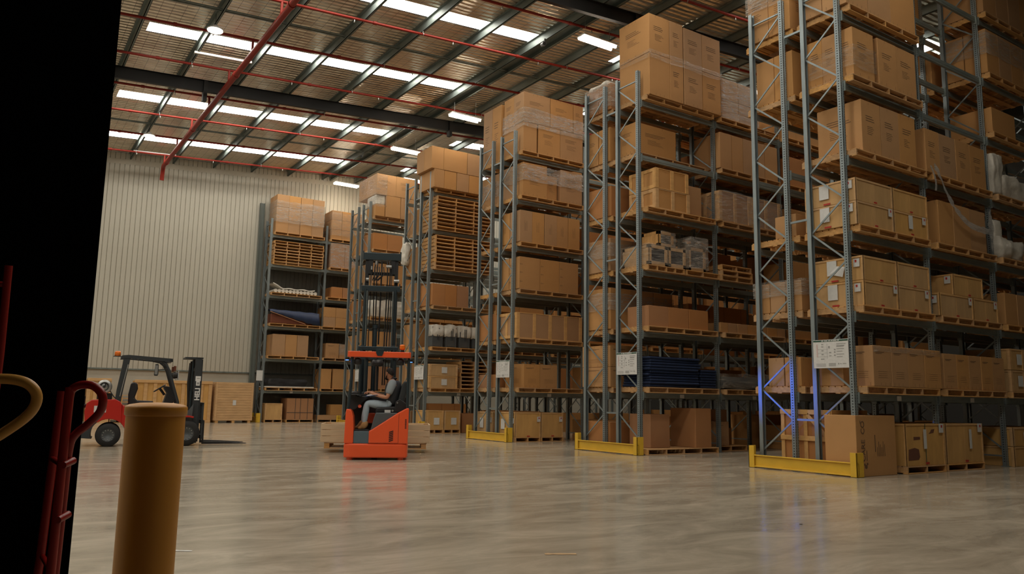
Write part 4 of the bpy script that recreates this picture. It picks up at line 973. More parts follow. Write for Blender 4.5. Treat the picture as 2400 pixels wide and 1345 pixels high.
slotpallet('A', 'n', 3, x=10.52)
r = empty('covered_load', (10.5, 35.88, 4.512)); tag(r, 'brown load half covered by a navy blue tarpaulin, third shelf, far wall rack', 'load')
obj('packed_load', MB().cbox(.1, 2.1, .05, 1.0, 0, .45, .03), RUSTLINE, r)
t = MB(); vs = []; nn = 24
for i in range(nn + 1):
    u = i / nn; xx = .02 + u * 2.35
    lowz = max(.02, .52 - .56 * u + .03 * math.sin(i * 1.3)) if u < .85 else .03
    topz = .64 - .05 * u + .01 * math.sin(i)
    for (yy, z_) in ((-.05 - .03 * noise.noise(Vector((i * .5, 0, 0))), lowz), (-.03, (lowz + topz) / 2), (.02, topz), (.5, topz + .03), (1.0, topz)): vs.append((xx + (.06 if u > .9 and z_ < .3 else 0), yy, z_))
t.add(vs, [(i * 5 + j, (i + 1) * 5 + j, (i + 1) * 5 + j + 1, i * 5 + j + 1) for i in range(nn) for j in range(4)], 0, True)
t.add([vs[nn * 5 + j] for j in range(5)] + [(2.38, 1.0, .0), (2.42, -.03, .0)], [(0, 6, 5, 4, 3, 2, 1)], 0)
o = obj('tarpaulin', t, BLUETARP, r); o.modifiers.new('t', 'SOLIDIFY').thickness = .012
obj('tarp_edge', MB().tube([(.02 + .08 * i, -.08, max(.02, .52 - .56 * (i / 24)) ) for i in range(22)], .014, 6), CARD2, r)
slotpallet('A', 'n', 3, 1, x=13.0); cartons('A', 'n', 3, [13.1, 13.7, 14.3, 14.9], [.46, .48], y=35.9, d=1.0, style='staple')
slotpallet('A', 'n', 2, x=10.52); cartons('A', 'n', 2, [10.74, 11.33, 11.88, 12.42], [.99], y=35.9, cols=2, d=1.0, style='staple')
slotpallet('A', 'n', 2, 1, x=13.15); cartons('A', 'n', 2, [13.3, 13.95], [.70], y=35.92, d=.9, style='low'); cartons('A', 'n', 2, [13.97, 14.5], [.68], y=35.95, d=.85, style='plain', word='side carton'); wrap(13.97, 14.3, 35.95, 36.6, 3.2, 3.72, 'shiny film corner on a carton, second shelf, second bay, far wall rack', FILMD, nx=4)
slotpallet('A', 'n', 1, x=10.52)
blob('rubber_matting', 10.65, 12.5, 35.95, 36.9, 1.62, 1.98, 'lumpy pile of black rubber matting, first shelf, far wall rack', 'matting', BLACKMAT, amp=.07, sq=.2)
tag(obj('plastic_sheet', MB().cbox(0, 2.3, 0, .95, 0, .05, .01), FOAM, None, (10.5, 35.9, 1.583)), 'white plastic sheet folded under black matting, first shelf, far wall rack', 'plastic sheet')
slotpallet('A', 'n', 1, 1, x=13.1); cartons('A', 'n', 1, [13.12, 13.62], [.93], y=35.9, d=1.0, style='staple'); cartons('A', 'n', 1, [13.7, 14.25, 14.8], [.94], y=35.9, d=1.0, style='staple', word='carton past the gap')
pallet(10.56, 35.88, .001, .82, .9, 'short pallet under the pale crate at the left end of the far wall rack', 3, grp='pallets on the floor')
crate(10.56, 35.88, .142, .80, .88, .72, 'pale wide planked crate on the floor at the left end of the far wall rack', 'floor crates of the far wall rack', 'edge')
pallet(11.56, 35.9, .001, 1.28, 1.0, 'short pallet under the strapped reddish load on the far wall rack floor', 3, grp='pallets on the floor')
r = empty('strapped_load', (11.58, 35.92, .142)); tag(r, 'reddish brown boarded load with black straps on the far wall rack floor', 'load')
obj('load_body', MB().cbox(0, 1.25, 0, .95, 0, .96, .01), CARD2, r)
for a in (.38, .62, .96): obj('strap', MB().box(a, a + .02, -.006, .0, 0, .97), DARKSLAT, r)
obj('strap', MB().box(0, 1.25, -.007, -.001, .30, .32), DARKSLAT, r)
pallet(13.05, 35.95, .001, 1.35, 1.0, 'short pallet behind the reach truck, far wall rack floor', 3, grp='pallets on the floor')
cartons('A', 'n', 0, [13.05, 14.38], [.20], y=35.95, d=.95, z0=.142, style='plain', word='flat carton'); cartons('A', 'n', 0, [13.7, 14.3], [.50], y=36.0, d=.6, z0=.343, style='plain', word='carton on the flat one')
# crates standing against the far wall
crate(8.34, 35.68, .10, 1.62, 1.0, 1.66, 'large planked timber case on skids against the far wall', 'cases against the far wall', 'planks', (('y', .46, .40, .14, .22, 'p'),))
sk = MB()
for a in (8.40, 9.1, 9.78): sk.cbox(a, a + .12, 35.70, 36.6, 0, .10, .004)
tag(obj('skid', sk, BATTEN), 'timber skids under the large planked case by the far wall', 'skid')
def panel_case(x, w, h, lab, n):
    r = empty('timber_case', (x, 35.85, 0)); tag(r, lab, 'crate', 'cases against the far wall')
    obj('case_body', MB().cbox(.03, w - .03, .05, .75, .05, h - .04, .005), PLY, r)
    f = MB(); 
    for i in range(n + 1): a = (w - .14) * i / n; f.cbox(a, a + .14, .0, .05, .0, h, .004)
    f.cbox(0, w, -.03, .0, h - .12, h, .004); f.cbox(0, w, -.03, .0, 0, .12, .004)
    obj('post', f, BATTEN, r)
panel_case(5.12, 3.10, 1.78, 'long timber case with upright posts against the far wall behind the forklift', 8)
panel_case(3.38, .88, 1.80, 'narrow timber case beside the black door edge at the far wall', 3)
panel_case(1.2, 2.0, 1.75, 'timber case at the far wall hidden behind the black door', 5)
for i in range(8): pallet(4.30, 35.9, .001 + .142 * i, .8, 1.0, 'pallet %s up in the short stack behind the forklift seat' % ORD[i], 3, grp='short pallet stack at the far wall')
# ------------------------------------------------------------------ dim loads deeper in the rows, seen through the gaps
DIMP = MB()
def dimpallet(row, side, l, b_):
    x = rackx(row) + BAY * b_ + .10; y = ROWY[row] + (-.17 if side == 'n' else 1.10); z = LV[l] + .001
    for i in range(9): DIMP.box(x, x + 2.42, y + .13 * i, y + .13 * i + .105, z + .118, z + .138)
    for yy in (0, .53, 1.07): DIMP.box(x, x + 2.42, y + yy, y + yy + .1, z, z + .018)
    for i in range(5): DIMP.box(x + .595 * i, x + .04 + .595 * i, y + .004, y + 1.16, z + .018, z + .118)
rf = random.Random(21); DIM = MB()
for row, side, bays, lvls in (('E', 'f', (3, 4), (0, 1, 2, 3, 4, 5)), ('D', 'n', (4,), (0, 1, 2, 3, 4)), ('D', 'f', (3, 4), (0, 1, 2, 3)), ('C', 'n', (3, 4), (0, 1, 2)), ('F', 'f', (2, 3), (0, 1, 3)), ('D', 'n', (1, 2, 3), (0,)), ('E', 'f', (1, 2), (0,)), ('C', 'n', (1, 2), (0,)), ('B', 'n', (1, 2, 3), (0, 1, 2, 3)), ('E', 'n', (2, 3, 4), (0, 1, 2, 3, 4, 5, 6)), ('E', 'f', (1, 2), (1, 2, 3, 4, 5, 6)), ('D', 'n', (1, 2, 3), (1, 2, 3, 4)), ('C', 'n', (1, 2), (1, 2, 3)), ('F', 'f', (3,), (2, 4)), ('D', 'f', (1, 2), (2, 3, 5, 6))):
    for b_ in bays:
        for l_ in lvls:
            if rf.random() < .06: continue
            x = rackx(row) + BAY * b_ + .12
            if l_: dimpallet(row, side, l_, b_)
            n_ = rf.choice((2, 3, 3, 4)); w_ = rf.uniform(.52, .7) if n_ > 2 else rf.uniform(.8, 1.05)
            xs_ = [x + rf.uniform(0, .2) + i * w_ for i in range(n_ + 1)]; xs_ = [min(v, x + 2.4) for v in xs_]
            xs_ = [v for i, v in enumerate(xs_) if i == 0 or v - xs_[i - 1] > .2]
            for i in range(1, len(xs_)): xs_[i] = max(xs_[i], xs_[i - 1] + .2)
            cartons(row, side, l_, xs_, [rf.uniform(.55, 1.0)], d=1.0, style=rf.choice(('plain', 'low', 'staple')), red=rf.random() < .3, z0=None if l_ else .001, stuff=DIM)

tag(obj('carton', DIM, [CARD, CARD2]), 'mass of dim cartons deep in the racks seen through the gaps between loads', 'box', kind='stuff')
tag(obj('pallet', DIMP, PINE), 'dim timber pallets deep in the racks under the cartons seen through gaps', 'pallet', kind='stuff')
# ------------------------------------------------------------------ counterbalance forklift
def arc(cx, cz, r, a0, a1, n=10): return [(cx + r * math.cos(math.radians(a0 + (a1 - a0) * i / n)), cz + r * math.sin(math.radians(a0 + (a1 - a0) * i / n))) for i in range(n + 1)]
fk = empty('forklift', (2.44, 20.40, 0), math.radians(-7)); tag(fk, 'red counterbalance forklift parked facing right behind the yellow bollard', 'forklift')
W_ = 1.12
red = [(-.50, .55), (-.52, .80), (-.49, .99), (-.40, 1.06), (.10, 1.085), (.20, 1.03), (.24, .96), (.36, .90), (.36, .80), (1.40, .80), (1.46, .73), (1.34, .68), (1.28, .50), (1.24, .30), (.42, .30)] + arc(.0, .27, .36, 8, 128, 8) + [(-.30, .55)]
bevel(obj('counterweight', MB().prism([(-.50, .55), (-.52, .80), (-.49, .99), (-.40, 1.06), (.10, 1.085), (.20, 1.03), (.24, .96), (.26, .55)] + arc(.0, .27, .36, 50, 128, 6) + [(-.30, .55)], 'y', .02, W_ - .02), FORKRED, fk), .03, 3)
bevel(obj('chassis', MB().prism([(.25, .96), (.36, .90), (.38, .78), (1.38, .78), (1.38, .68), (1.28, .50), (1.24, .26), (.42, .26)] + arc(.0, .27, .36, 2, 48, 5), 'y', .04, W_ - .04), FORKRED, fk), .015)
bevel(obj('rear_bumper', MB().prism([(-.58, .20), (-.60, .48), (-.50, .56), (-.24, .56)] + arc(.0, .27, .37, 130, 190, 6) + [(-.33, .18)], 'y', .03, W_ - .03), DKGREY, fk), .02)
bevel(obj('front_fender', MB().prism(arc(1.68, .30, .42, 165, 70, 8) + arc(1.68, .30, .38, 70, 165, 8), 'y', .0, .26).prism(arc(1.68, .30, .42, 165, 70, 8) + arc(1.68, .30, .38, 70, 165, 8), 'y', W_ - .26, W_), FORKRED, fk), .004)
obj('floor_plate', MB().cbox(.55, 1.45, .12, W_ - .12, .50, .62, .01), DKGREY, fk)
bevel(obj('dashboard', MB().prism([(1.22, .78), (1.40, 1.10), (1.36, 1.16), (1.26, 1.40), (1.12, 1.42), (1.14, 1.34), (1.20, 1.25), (1.08, .8)], 'y', .3, .82), BLACKPL, fk), .01)
def wheel(name, x, y, z, r, w, bolts=10, parent=fk, axis=1):
    t = empty(name, (x, y, z)); t.parent = parent
    pr = [(r * .55, 0), (r * .93, 0), (r, w * .15), (r, w * .85), (r * .93, w), (r * .55, w)]
    m_ = MB().lathe(pr, 32); m_.lathe([(r * .985, w * .3), (r * 1.01, w * .34), (r * 1.01, w * .66), (r * .985, w * .7)], 32)
    o = obj('tyre', m_, TYRE, t, rot=(-math.pi / 2, 0, 0))
    rm = MB().lathe([(0, w * .22), (r * .2, w * .2), (r * .3, w * .08), (r * .5, w * .12), (r * .56, w * .02), (r * .6, w * .02), (r * .6, w * .98), (0, w * .8)], 28)
    obj('wheel_rim', rm, RIM, t, rot=(-math.pi / 2, 0, 0))
    b = MB()
    for i in range(bolts):
        a = 2 * math.pi * i / bolts; b.cyl((r * .42 * math.cos(a), -w * .0, r * .42 * math.sin(a)), (r * .42 * math.cos(a), w * .14, r * .42 * math.sin(a)), .013, 6)
    obj('wheel_nuts', b, STEELL, t)
    return t
wheel('rear_wheel', 0, .03, .265, .265, .20, 12); wheel('rear_wheel', 0, W_ - .23, .265, .265, .20, 12)
wheel('front_wheel', 1.68, .0, .30, .30, .24, 12); wheel('front_wheel', 1.68, W_ - .24, .30, .30, .24, 12)
obj('axle', MB().cyl((0, .1, .265), (0, W_ - .1, .265), .06).cyl((1.68, .1, .3), (1.68, W_ - .1, .3), .08), DKGREY, fk)
# overhead guard
g = MB()
g.prism([(.12, 2.04), (.16, 2.11), (.30, 2.125), (1.26, 2.07), (1.27, 1.99), (1.20, 1.99), (.30, 2.05), (.16, 2.045)], 'y', .06, .13).prism([(.12, 2.04), (.16, 2.11), (.30, 2.125), (1.26, 2.07), (1.27, 1.99), (1.20, 1.99), (.30, 2.05), (.16, 2.045)], 'y', W_ - .13, W_ - .06)
for i in range(8):
    xx = .2 + i * .145; zz = 2.085 - (xx - .3) * .05; g.box(xx, xx + .05, .1, W_ - .1, zz - .02, zz + .02)
g.box(1.19, 1.26, .06, W_ - .06, 1.995, 2.06)
obj('overhead_guard', g, DKGREY, fk)
for y in (.07, W_ - .17):
    bevel(obj('rear_pillar', MB().prism([(.20, 2.06), (.34, 2.06), (.24, 1.30), (.19, .88), (.08, .98), (.10, 1.30)], 'y', y, y + .10), DKGREY, fk), .008)
    pts = [(.86, 2.04), (1.02, 2.01), (1.12, 1.93), (1.20, 1.78), (1.32, 1.40), (1.44, 1.04), (1.46, .80)]
    obj('front_pillar', MB().tube([(a, y + .05, b) for a, b in pts], .035, 8), DKGREY, fk)
obj('grab_handle', MB().tube([(.30, .05, 1.9), (.25, .03, 1.6), (.18, .03, 1.15)], .012, 6), STEELL, fk)
o = obj('beacon', MB().lathe([(0, .12), (.05, .115), (.065, .09), (.07, 0), (0, 0)], 16), AMBER, fk, (.06, .35, 2.10)); obj('beacon_bracket', MB().box(-.03, .22, .28, .42, 2.085, 2.10), DKGREY, fk)
bevel(obj('seat', MB().prism([(.38, .92), (.90, .94), (.92, 1.05), (.56, 1.06), (.50, 1.12), (.56, 1.34), (.54, 1.46), (.46, 1.50), (.40, 1.46), (.36, 1.2)], 'y', .34, .80), BLACKPL, fk), .03, 3)
obj('steering_wheel', MB().tube([(1.04 + .15 * math.cos(a) * .8, .56 + .17 * math.sin(a), 1.36 + .15 * math.cos(a) * .55) for a in [i * math.pi / 10 for i in range(21)]], .015, 8), BLACKPL, fk)
obj('steering_column', MB().cyl((1.04, .56, 1.36), (1.16, .56, 1.2), .03), BLACKPL, fk)
t = empty('gas_bottle', (-.16, .16, 1.37)); t.parent = fk
obj('bottle_shell', MB().lathe([(0, .0), (.08, .005), (.135, .03), (.155, .09), (.155, .62), (.13, .70), (.06, .74), (0, .75)], 24), STEELL, t, rot=(-math.pi / 2, 0, 0))
obj('bottle_collar', MB().lathe([(.10, -.05), (.16, -.05), (.165, .12), (.15, .12), (.105, .0)], 24), STEELL, t, rot=(-math.pi / 2, 0, 0))
obj('valve', MB().cyl((0, -.03, 0), (0, -.07, 0), .03).cyl((.02, -.05, .02), (.02, -.05, .10), .012), BLACKPL, t)
obj('bottle_strap', MB().lathe([(.16, .25), (.165, .26), (.165, .29), (.16, .3)], 24), BLACKPL, t, rot=(-math.pi / 2, 0, 0))
obj('bottle_bracket', MB().cbox(-.30, .02, .2, .9, 1.08, 1.22, .01).tube([(-.05, .14, 1.30), (.05, .12, 1.15), (.14, .10, 1.06)], .012, 6), BLACKPL, fk)
obj('tow_pin', MB().cyl((-.56, .5, .95), (-.56, .5, 1.14), .03).cyl((-.60, .38, .92), (-.52, .66, .92), .05), BLACKPL, fk)
obj('badge', MB().box(-.33, -.08, .012, .02, .78, .93), PAPER, fk); text('Li', .14, fk, (-.28, .010, .81), (math.pi / 2, 0, 0), BLACKPL, 'badge_lettering', .001)
for (x, y, z) in ((.91, -.02, 1.79),): 
    mr = MB().prism([(x - .045, z - .12), (x - .03, z - .14), (x + .035, z - .14), (x + .05, z - .1), (x + .045, z + .12), (x + .02, z + .14), (x - .03, z + .13)], 'y', y, y + .025)
    obj('mirror', mr, BLACKPL, fk); obj('mirror_glass', MB().box(x - .032, x + .032, y - .006, y, z - .11, z + .11), STEELL, fk); obj('mirror_arm', MB().tube([(x + .03, y + .01, z), (1.16, .08, z + .03)], .010, 6), BLACKPL, fk)
for y in (.10, .85):
    obj('headlamp', MB().cyl((1.30, y + .1, 1.68), (1.40, y + .1, 1.68), .075, 14).cyl((1.40, y + .1, 1.68), (1.405, y + .1, 1.68), .06, 14, r2=.05), BLACKPL, fk); obj('headlamp_frame', MB().tube([(1.41, y, 1.58), (1.41, y + .2, 1.58), (1.41, y + .2, 1.78), (1.41, y, 1.78), (1.41, y, 1.58)], .008, 6), STEELL, fk)
    obj('indicator', MB().cyl((1.33, y + .1, 1.78), (1.33, y + .1, 1.9), .03, 10), RUSTLINE, fk)
# mast, carriage and forks
for y in (.18, W_ - .26):
    bevel(obj('mast_channel', MB().box(1.78, 1.93, y, y + .08, .06, 2.12).box(1.84, 1.96, y + .02, y + .06, .09, 2.08), DKGREY, fk), .006)
    obj('lift_cylinder', MB().cyl((1.74, y + .05 + (.06 if y < .5 else -.06), .15), (1.74, y + .05 + (.06 if y < .5 else -.06), 1.3), .035).cyl((1.74, y + .05 + (.06 if y < .5 else -.06), 1.3), (1.74, y + .05 + (.06 if y < .5 else -.06), 2.05), .02), MASTM, fk)
obj('mast_crossmember', MB().box(1.55, 1.96, .18, W_ - .18, 2.09, 2.13).box(1.80, 1.90, .2, W_ - .2, 1.2, 1.3).box(1.80, 1.90, .2, W_ - .2, .35, .5).box(1.80, 1.90, .2, W_ - .2, 1.8, 1.88), DKGREY, fk)
h = MB()
for y in (.38, .44, .66, .72): h.tube([(1.70, y, 2.0), (1.68, y + .01, 1.5), (1.72, y, .9), (1.78, y, .5)], .016, 6)
for y in (.5, .58): h.box(1.74, 1.77, y, y + .025, .3, 2.05)
obj('mast_hose', h, BLACKPL, fk)
obj('tilt_cylinder', MB().cyl((1.40, .2, .62), (1.76, .2, .72), .035), MIDGREY, fk)
obj('mast_side_guard', MB().prism([(1.55, .80), (1.70, .84), (1.80, 1.0), (1.78, .55), (1.60, .50)], 'y', .10, .16), MIDGREY, fk)
cg = MB()
for z in (.16, .52): cg.cbox(2.0, 2.05, .06, W_ - .06, z, z + .1, .004)
for y in (.06, W_ - .1): cg.box(2.0, 2.04, y, y + .04, .16, 1.02)
cg.box(2.0, 2.04, .06, W_ - .06, .98, 1.03)
for i in range(5): cg.box(2.01, 2.03, .2 + i * .16, .225 + i * .16, .6, 1.0)
obj('carriage', cg, DKGREY, fk)
for y in (.22, W_ - .34):
    bevel(obj('fork', MB().prism([(2.05, .60), (2.09, .60), (2.095, .10), (2.5, .085), (3.10, .045), (3.10, .03), (2.06, .03)], 'y', y, y + .12), BLACKPL, fk), .003)
text('HELI', .155, fk, (1.925, .176, 1.08), (math.pi / 2, -math.pi / 2, 0), WHITE, 'brand_lettering', .002, .035)
obj('mast_label', MB().box(1.83, 1.915, .174, .179, 1.44, 1.55).box(1.81, 1.93, .174, .179, 1.55, 1.67), WHITE, fk)
obj('mast_label_print', MB().box(1.85, 1.90, .172, .174, 1.47, 1.52).box(1.84, 1.91, .172, .174, 1.61, 1.625), GREYINK, fk)

# ------------------------------------------------------------------ reach truck
TR = empty('reach_truck', (6.535, 14.635, 0), math.radians(-26.0)); tag(TR, 'orange red reach truck seen from behind with its driver and tall dark mast', 'forklift')
bevel(obj('base_skirt', MB().prism([(-.62, .0 + .03), (-.50, .0), (.50, .0), (.62, .03), (.64, .2), (.64, 1.25), (-.62, 1.25), (-.62, .2)], 'z', .045, .32), TRUCKRED, TR), .03, 3)
bevel(obj('left_pillar', MB().prism([(-.62, .32), (-.44, .32), (-.44, .60), (-.46, .85), (-.50, .97), (-.56, 1.0), (-.60, .99), (-.61, .9)], 'y', .01, .55), TRUCKRED, TR), .035, 3)
bevel(obj('body_panel', MB().prism([(-.14, .32), (.63, .32), (.64, 1.02), (.60, 1.03), (.42, .93), (-.10, .585), (-.14, .57)], 'y', .0, 1.2), TRUCKRED, TR), .02, 3)
bevel(obj('seat_console', MB().prism([(-.13, .50), (.36, .50), (.52, .85), (.40, .93), (-.02, .93), (-.06, .80)], 'y', .06, 1.1), MIDGREY, TR), .015)
bevel(obj('console_red_trim', MB().cbox(-.20, .10, .55, 1.15, .70, .90), TRUCKRED, TR), .01)
obj('step_plate', MB().cbox(-.44, -.13, .03, .9, .32, .56, .008), BLUEGREY, TR)
obj('footwell', MB().cbox(-.44, -.12, .06, .95, .50, .58, .004).cbox(-.60, .60, 1.1, 1.25, .32, 1.25, .01), BLACKPL, TR)
v = MB()
for i in range(6): v.bar((.26, -.004, .37 + i * .035), (.34, -.004, .40 + i * .035), .018, .006, up=(0, 1, 0))
obj('air_vent', v, BLACKPL, TR)
v = MB()
for i in range(9): v.box(.565, .60, -.002, .012, .62 + i * .022, .632 + i * .022)
obj('side_lettering', v, BLACKPL, TR)
obj('panel_seam', MB().box(.44, .446, -.001, .01, .34, .92).box(-.14, .44, -.001, .01, .33, .336), BLACKPL, TR)
for x, y in ((-.50, .12), (.50, .12)): obj('load_wheel_cover', MB().cyl((x, y, .0), (x, y, .06), .06, 16), TRUCKRED, TR)
obj('drive_wheel', MB().cyl((-.09, .45, .10), (.03, .45, .10), .10, 20), TYRE, TR)
for x in (-.55, .49):
    bevel(obj('straddle_leg', MB().box(x, x + .12, 1.2, 2.7, .05, .20), TRUCKRED, TR), .01)
    obj('leg_wheel', MB().cyl((x + .0, 2.5, .10), (x + .12, 2.5, .10), .098, 18), TYRE, TR)
# driver's compartment
bevel(obj('armrest_console', MB().prism([(-.62, .92), (-.44, .98), (-.26, 1.16), (-.16, 1.22), (-.18, 1.26), (-.42, 1.26), (-.54, 1.34), (-.62, 1.30)], 'y', .45, 1.15), DKGREY, TR), .03, 3)
obj('steering_knob', MB().lathe([(0, .05), (.06, .045), (.08, .02), (.08, 0), (0, 0)]), BLACKPL, TR, (-.45, .3, 1.30)); obj('wheel_disc', MB().lathe([(0, .02), (.15, .02), (.16, 0), (0, 0)]), BLACKPL, TR, (-.45, .35, 1.27))
obj('instrument_cluster', MB().cbox(-.34, -.20, .5, .8, 1.26, 1.34, .01), DKGREY, TR)
obj('stop_button', MB().cyl((-.36, .42, 1.04), (-.36, .40, 1.05), .035, 12), TRUCKRED, TR)
bevel(obj('seat_cushion', MB().prism([(-.04, .92), (.46, .92), (.48, 1.00), (.40, 1.06), (-.02, 1.03)], 'y', .18, .68), BLACKPL, TR), .03, 3)
bevel(obj('seat_back', MB().prism([(.37, 1.0), (.49, 1.0), (.62, 1.50), (.60, 1.56), (.52, 1.57), (.48, 1.50)], 'y', .20, .66), DKGREY, TR), .03, 3)
bevel(obj('seat_hinge', MB().prism([(.33, .93), (.55, .93), (.60, 1.10), (.45, 1.22), (.36, 1.15)], 'y', .16, .24), BLACKPL, TR), .02); obj('seat_label', MB().box(.15, .27, .154, .158, .93, .985), PAPER, TR)
obj('seat_fitting', MB().cyl((.31, .15, .97), (.31, .14, .97), .022, 10).cyl((.40, .15, 1.13), (.40, .14, 1.13), .016, 8), STEELL, TR)
# overhead guard
bevel(obj('guard_rim', MB().prism([(-.62, 0), (-.58, -.03), (.60, -.03), (.64, 0), (.64, .08), (-.62, .08)], 'z', 2.03, 2.145).box(-.62, -.54, .05, 1.15, 2.04, 2.13).box(.56, .64, .05, 1.15, 2.04, 2.13), TRUCKRED, TR), .012, 2)
g = MB()
for i in range(6): g.box(-.5 + i * .19, -.46 + i * .19, .05, 1.15, 2.05, 2.09)
g.box(-.6, .6, 1.1, 1.16, 2.04, 2.12); obj('guard_bars', g, MASTM, TR)
bevel(obj('guard_plate', MB().prism([(-.06, 2.20), (.09, 2.20), (.09, 2.12), (.06, 2.06), (-.03, 2.06), (-.06, 2.12)], 'y', -.045, -.03), MASTM, TR), .003)
for pts, rr in (([(-.53, .06, 2.04), (-.53, .06, 1.6), (-.56, .06, 1.1), (-.57, .06, .98)], .032), ([(.60, .08, 2.04), (.60, .08, 1.0)], .03), ([(-.30, 1.15, 2.04), (-.30, 1.15, 1.2)], .04), ([(.30, 1.15, 2.04), (.30, 1.15, 1.2)], .04)):
    obj('guard_post', MB().tube(pts, rr, 10), MASTM, TR)
obj('beacon_base', MB().lathe([(0, .06), (.035, .06), (.045, 0), (0, 0)], 14), BLACKPL, TR, (.46, .12, 2.145)); obj('beacon', MB().lathe([(0, .11), (.05, .10), (.055, .07), (.05, .06), (.056, .045), (.05, .0), (0, 0)], 16), AMBER, TR, (.46, .12, 2.20))
for (x, y, nm) in ((-.42, .10, 'work_lamp'), (.43, .10, 'work_lamp')): obj(nm, MB().lathe([(0, .10), (.05, .09), (.08, .04), (.075, -.04), (0, -.05)], 16), BLACKPL, TR, (x, y, 1.93))
obj('fan', MB().lathe([(0, .08), (.10, .08), (.13, .02), (.13, -.04), (0, -.06)], 20).cyl((0, 0, -.06), (0, 0, -.55), .03), BLACKPL, TR, (-.04, .5, 1.92))
# mast: outer, middle and inner channels with cross members
MX = -.075
for s in (-1, 1):
    x = MX + s * .33
    bevel(obj('outer_mast_channel', MB().box(x - .05, x + .05, 1.42, 1.60, .06, 2.36), MASTM, TR), .006)
    bevel(obj('middle_mast_channel', MB().box(x - .045, x + .045, 1.62, 1.74, .3, 3.70), MASTM, TR), .006)
    bevel(obj('inner_mast_channel', MB().box(x - .04 - s * .0, x + .04, 1.76, 1.88, .5, 4.48), BLACKPL, TR), .006)
    obj('lift_cylinder', MB().cyl((x + s * .02, 1.40, .3), (x + s * .02, 1.40, 2.3), .045, 14).cyl((x - s * .0, 1.56, 2.2), (x, 1.56, 3.62), .028, 14), MASTM, TR)
    obj('cylinder_rod', MB().cyl((x - s * .045, 1.50, 2.3), (x - s * .045, 1.50, 3.58), .022, 12), CHROME, TR)
    obj('chain', MB().box(x - s * .11, x - s * .09, 1.70, 1.72, .4, 4.2), BLACKPL, TR)
for (z, w, y, d) in ((2.29, .43, 1.36, .14), (3.64, .43, 1.56, .12), (4.40, .43, 1.72, .14)):
    nm = 'mast_crossbar'; hz = {2.29: .045, 3.64: .065, 4.40: .085}[z]; bevel(obj(nm, MB().box(MX - w, MX + w, y, y + d, z - hz, z + hz), MASTM, TR), .012, 2)
    for s in (-1, 1): obj('crossbar_lug', MB().cbox(MX + s * (w - .01) - .012, MX + s * (w - .01) + .012, y, y + .03, z + .07, z + .12, .003), MASTM, TR)
obj('mast_plate', MB().box(MX - .36, MX + .36, 1.80, 1.86, 3.98, 4.05).box(MX - .30, MX - .2, 1.74, 1.8, 4.0, 4.32).box(MX + .2, MX + .30, 1.74, 1.8, 4.0, 4.32), BLACKPL, TR)
h = MB(); 
for (dx, k) in ((-.14, 0), (-.09, 1), (.12, 2), (.17, 3)):
    h.tube([(MX + dx, 1.74, 4.30), (MX + dx * 1.1, 1.68, 4.10), (MX + dx * 1.15, 1.70, 3.90), (MX + dx * 1.1, 1.74, 3.6), (MX + dx * .9, 1.76, 1.5)], .014, 6)
for i in range(5): h.tube([(MX - .16 + .05 * i, 1.73, 4.16), (MX - .14 + .05 * i, 1.66, 3.98 - .04 * (i % 2)), (MX - .20 + .03 * i, 1.70, 3.84)], .012, 6)
h.tube([(MX + .0, 1.74, 4.3), (MX - .01, 1.74, 2.4)], .018, 6)
obj('mast_hose', h, BLACKPL, TR)
obj('hose_fitting', MB().cyl((MX + .10, 1.66, 4.16), (MX + .22, 1.66, 4.16), .035).cyl((MX - .12, 1.66, 4.20), (MX - .12, 1.66, 4.28), .025).cyl((MX - .22, 1.66, 4.08), (MX - .22, 1.66, 4.16), .02).cyl((MX - .34, 1.7, 3.86), (MX - .28, 1.7, 3.86), .04).cyl((MX + .28, 1.7, 3.84), (MX + .40, 1.7, 3.84), .04), STEELL, TR)
obj('centre_cylinder', MB().cyl((MX - .09, 1.66, .3), (MX - .09, 1.66, 2.75), .05, 14).cyl((MX - .09, 1.66, 2.75), (MX - .09, 1.66, 2.83), .06, 14), MASTM, TR)
cg = MB(); cg.cbox(MX - .4, MX + .4, 1.92, 1.97, .25, .36, .004); cg.cbox(MX - .4, MX + .4, 1.92, 1.97, .70, .80, .004)
for s in (-1, 1): cg.box(MX + s * .36 - .03, MX + s * .36 + .03, 1.90, 1.96, .2, 1.2)
cg.box(MX - .4, MX + .4, 1.92, 1.96, 1.16, 1.22); obj('fork_carriage', cg, BLACKPL, TR)
for x in (-.30, .18): obj('fork', MB().prism([(1.98, .70), (2.02, .70), (2.03, .17), (3.15, .14), (3.15, .12), (1.98, .11)], 'x', x, x + .12), BLACKPL, TR)
# blue safety lamps under the guard
def spot(loc, target, power, size, blend=.4, r_=.02):
    l = bpy.data.lights.new('blue_lamp_light', 'SPOT'); l.energy = power; l.color = (.0, .13, 1.0); l.spot_size = math.radians(size); l.spot_blend = blend; l.shadow_soft_size = r_
    o = bpy.data.objects.new('blue_lamp_light', l); C.objects.link(o)
    a = math.radians(-26.0); w = Vector((6.535 + loc[0] * math.cos(a) - loc[1] * math.sin(a), 14.635 + loc[0] * math.sin(a) + loc[1] * math.cos(a), loc[2]))
    o.location = w; o.rotation_euler = (Vector(target) - w).to_track_quat('-Z', 'Y').to_euler(); return o
BL = emit('blue_lamp_lens', (.05, .15, 1.0), 6.0)
for (x, y, ang) in ((-.63, .05, 0), (.645, .45, 0)):
    t = empty('blue_safety_lamp', (x, y, 2.02)); t.parent = TR
    obj('lamp_housing', MB().cyl((0, 0, 0), (0, 0, -.05), .04, 12), BLACKPL, t); obj('lamp_lens', MB().cyl((0, 0, -.05), (0, 0, -.055), .032, 12), BL, t)
spot((.72, .40, 1.95), (12.85, 9.6, 1.38), 430, 13, 1.0)

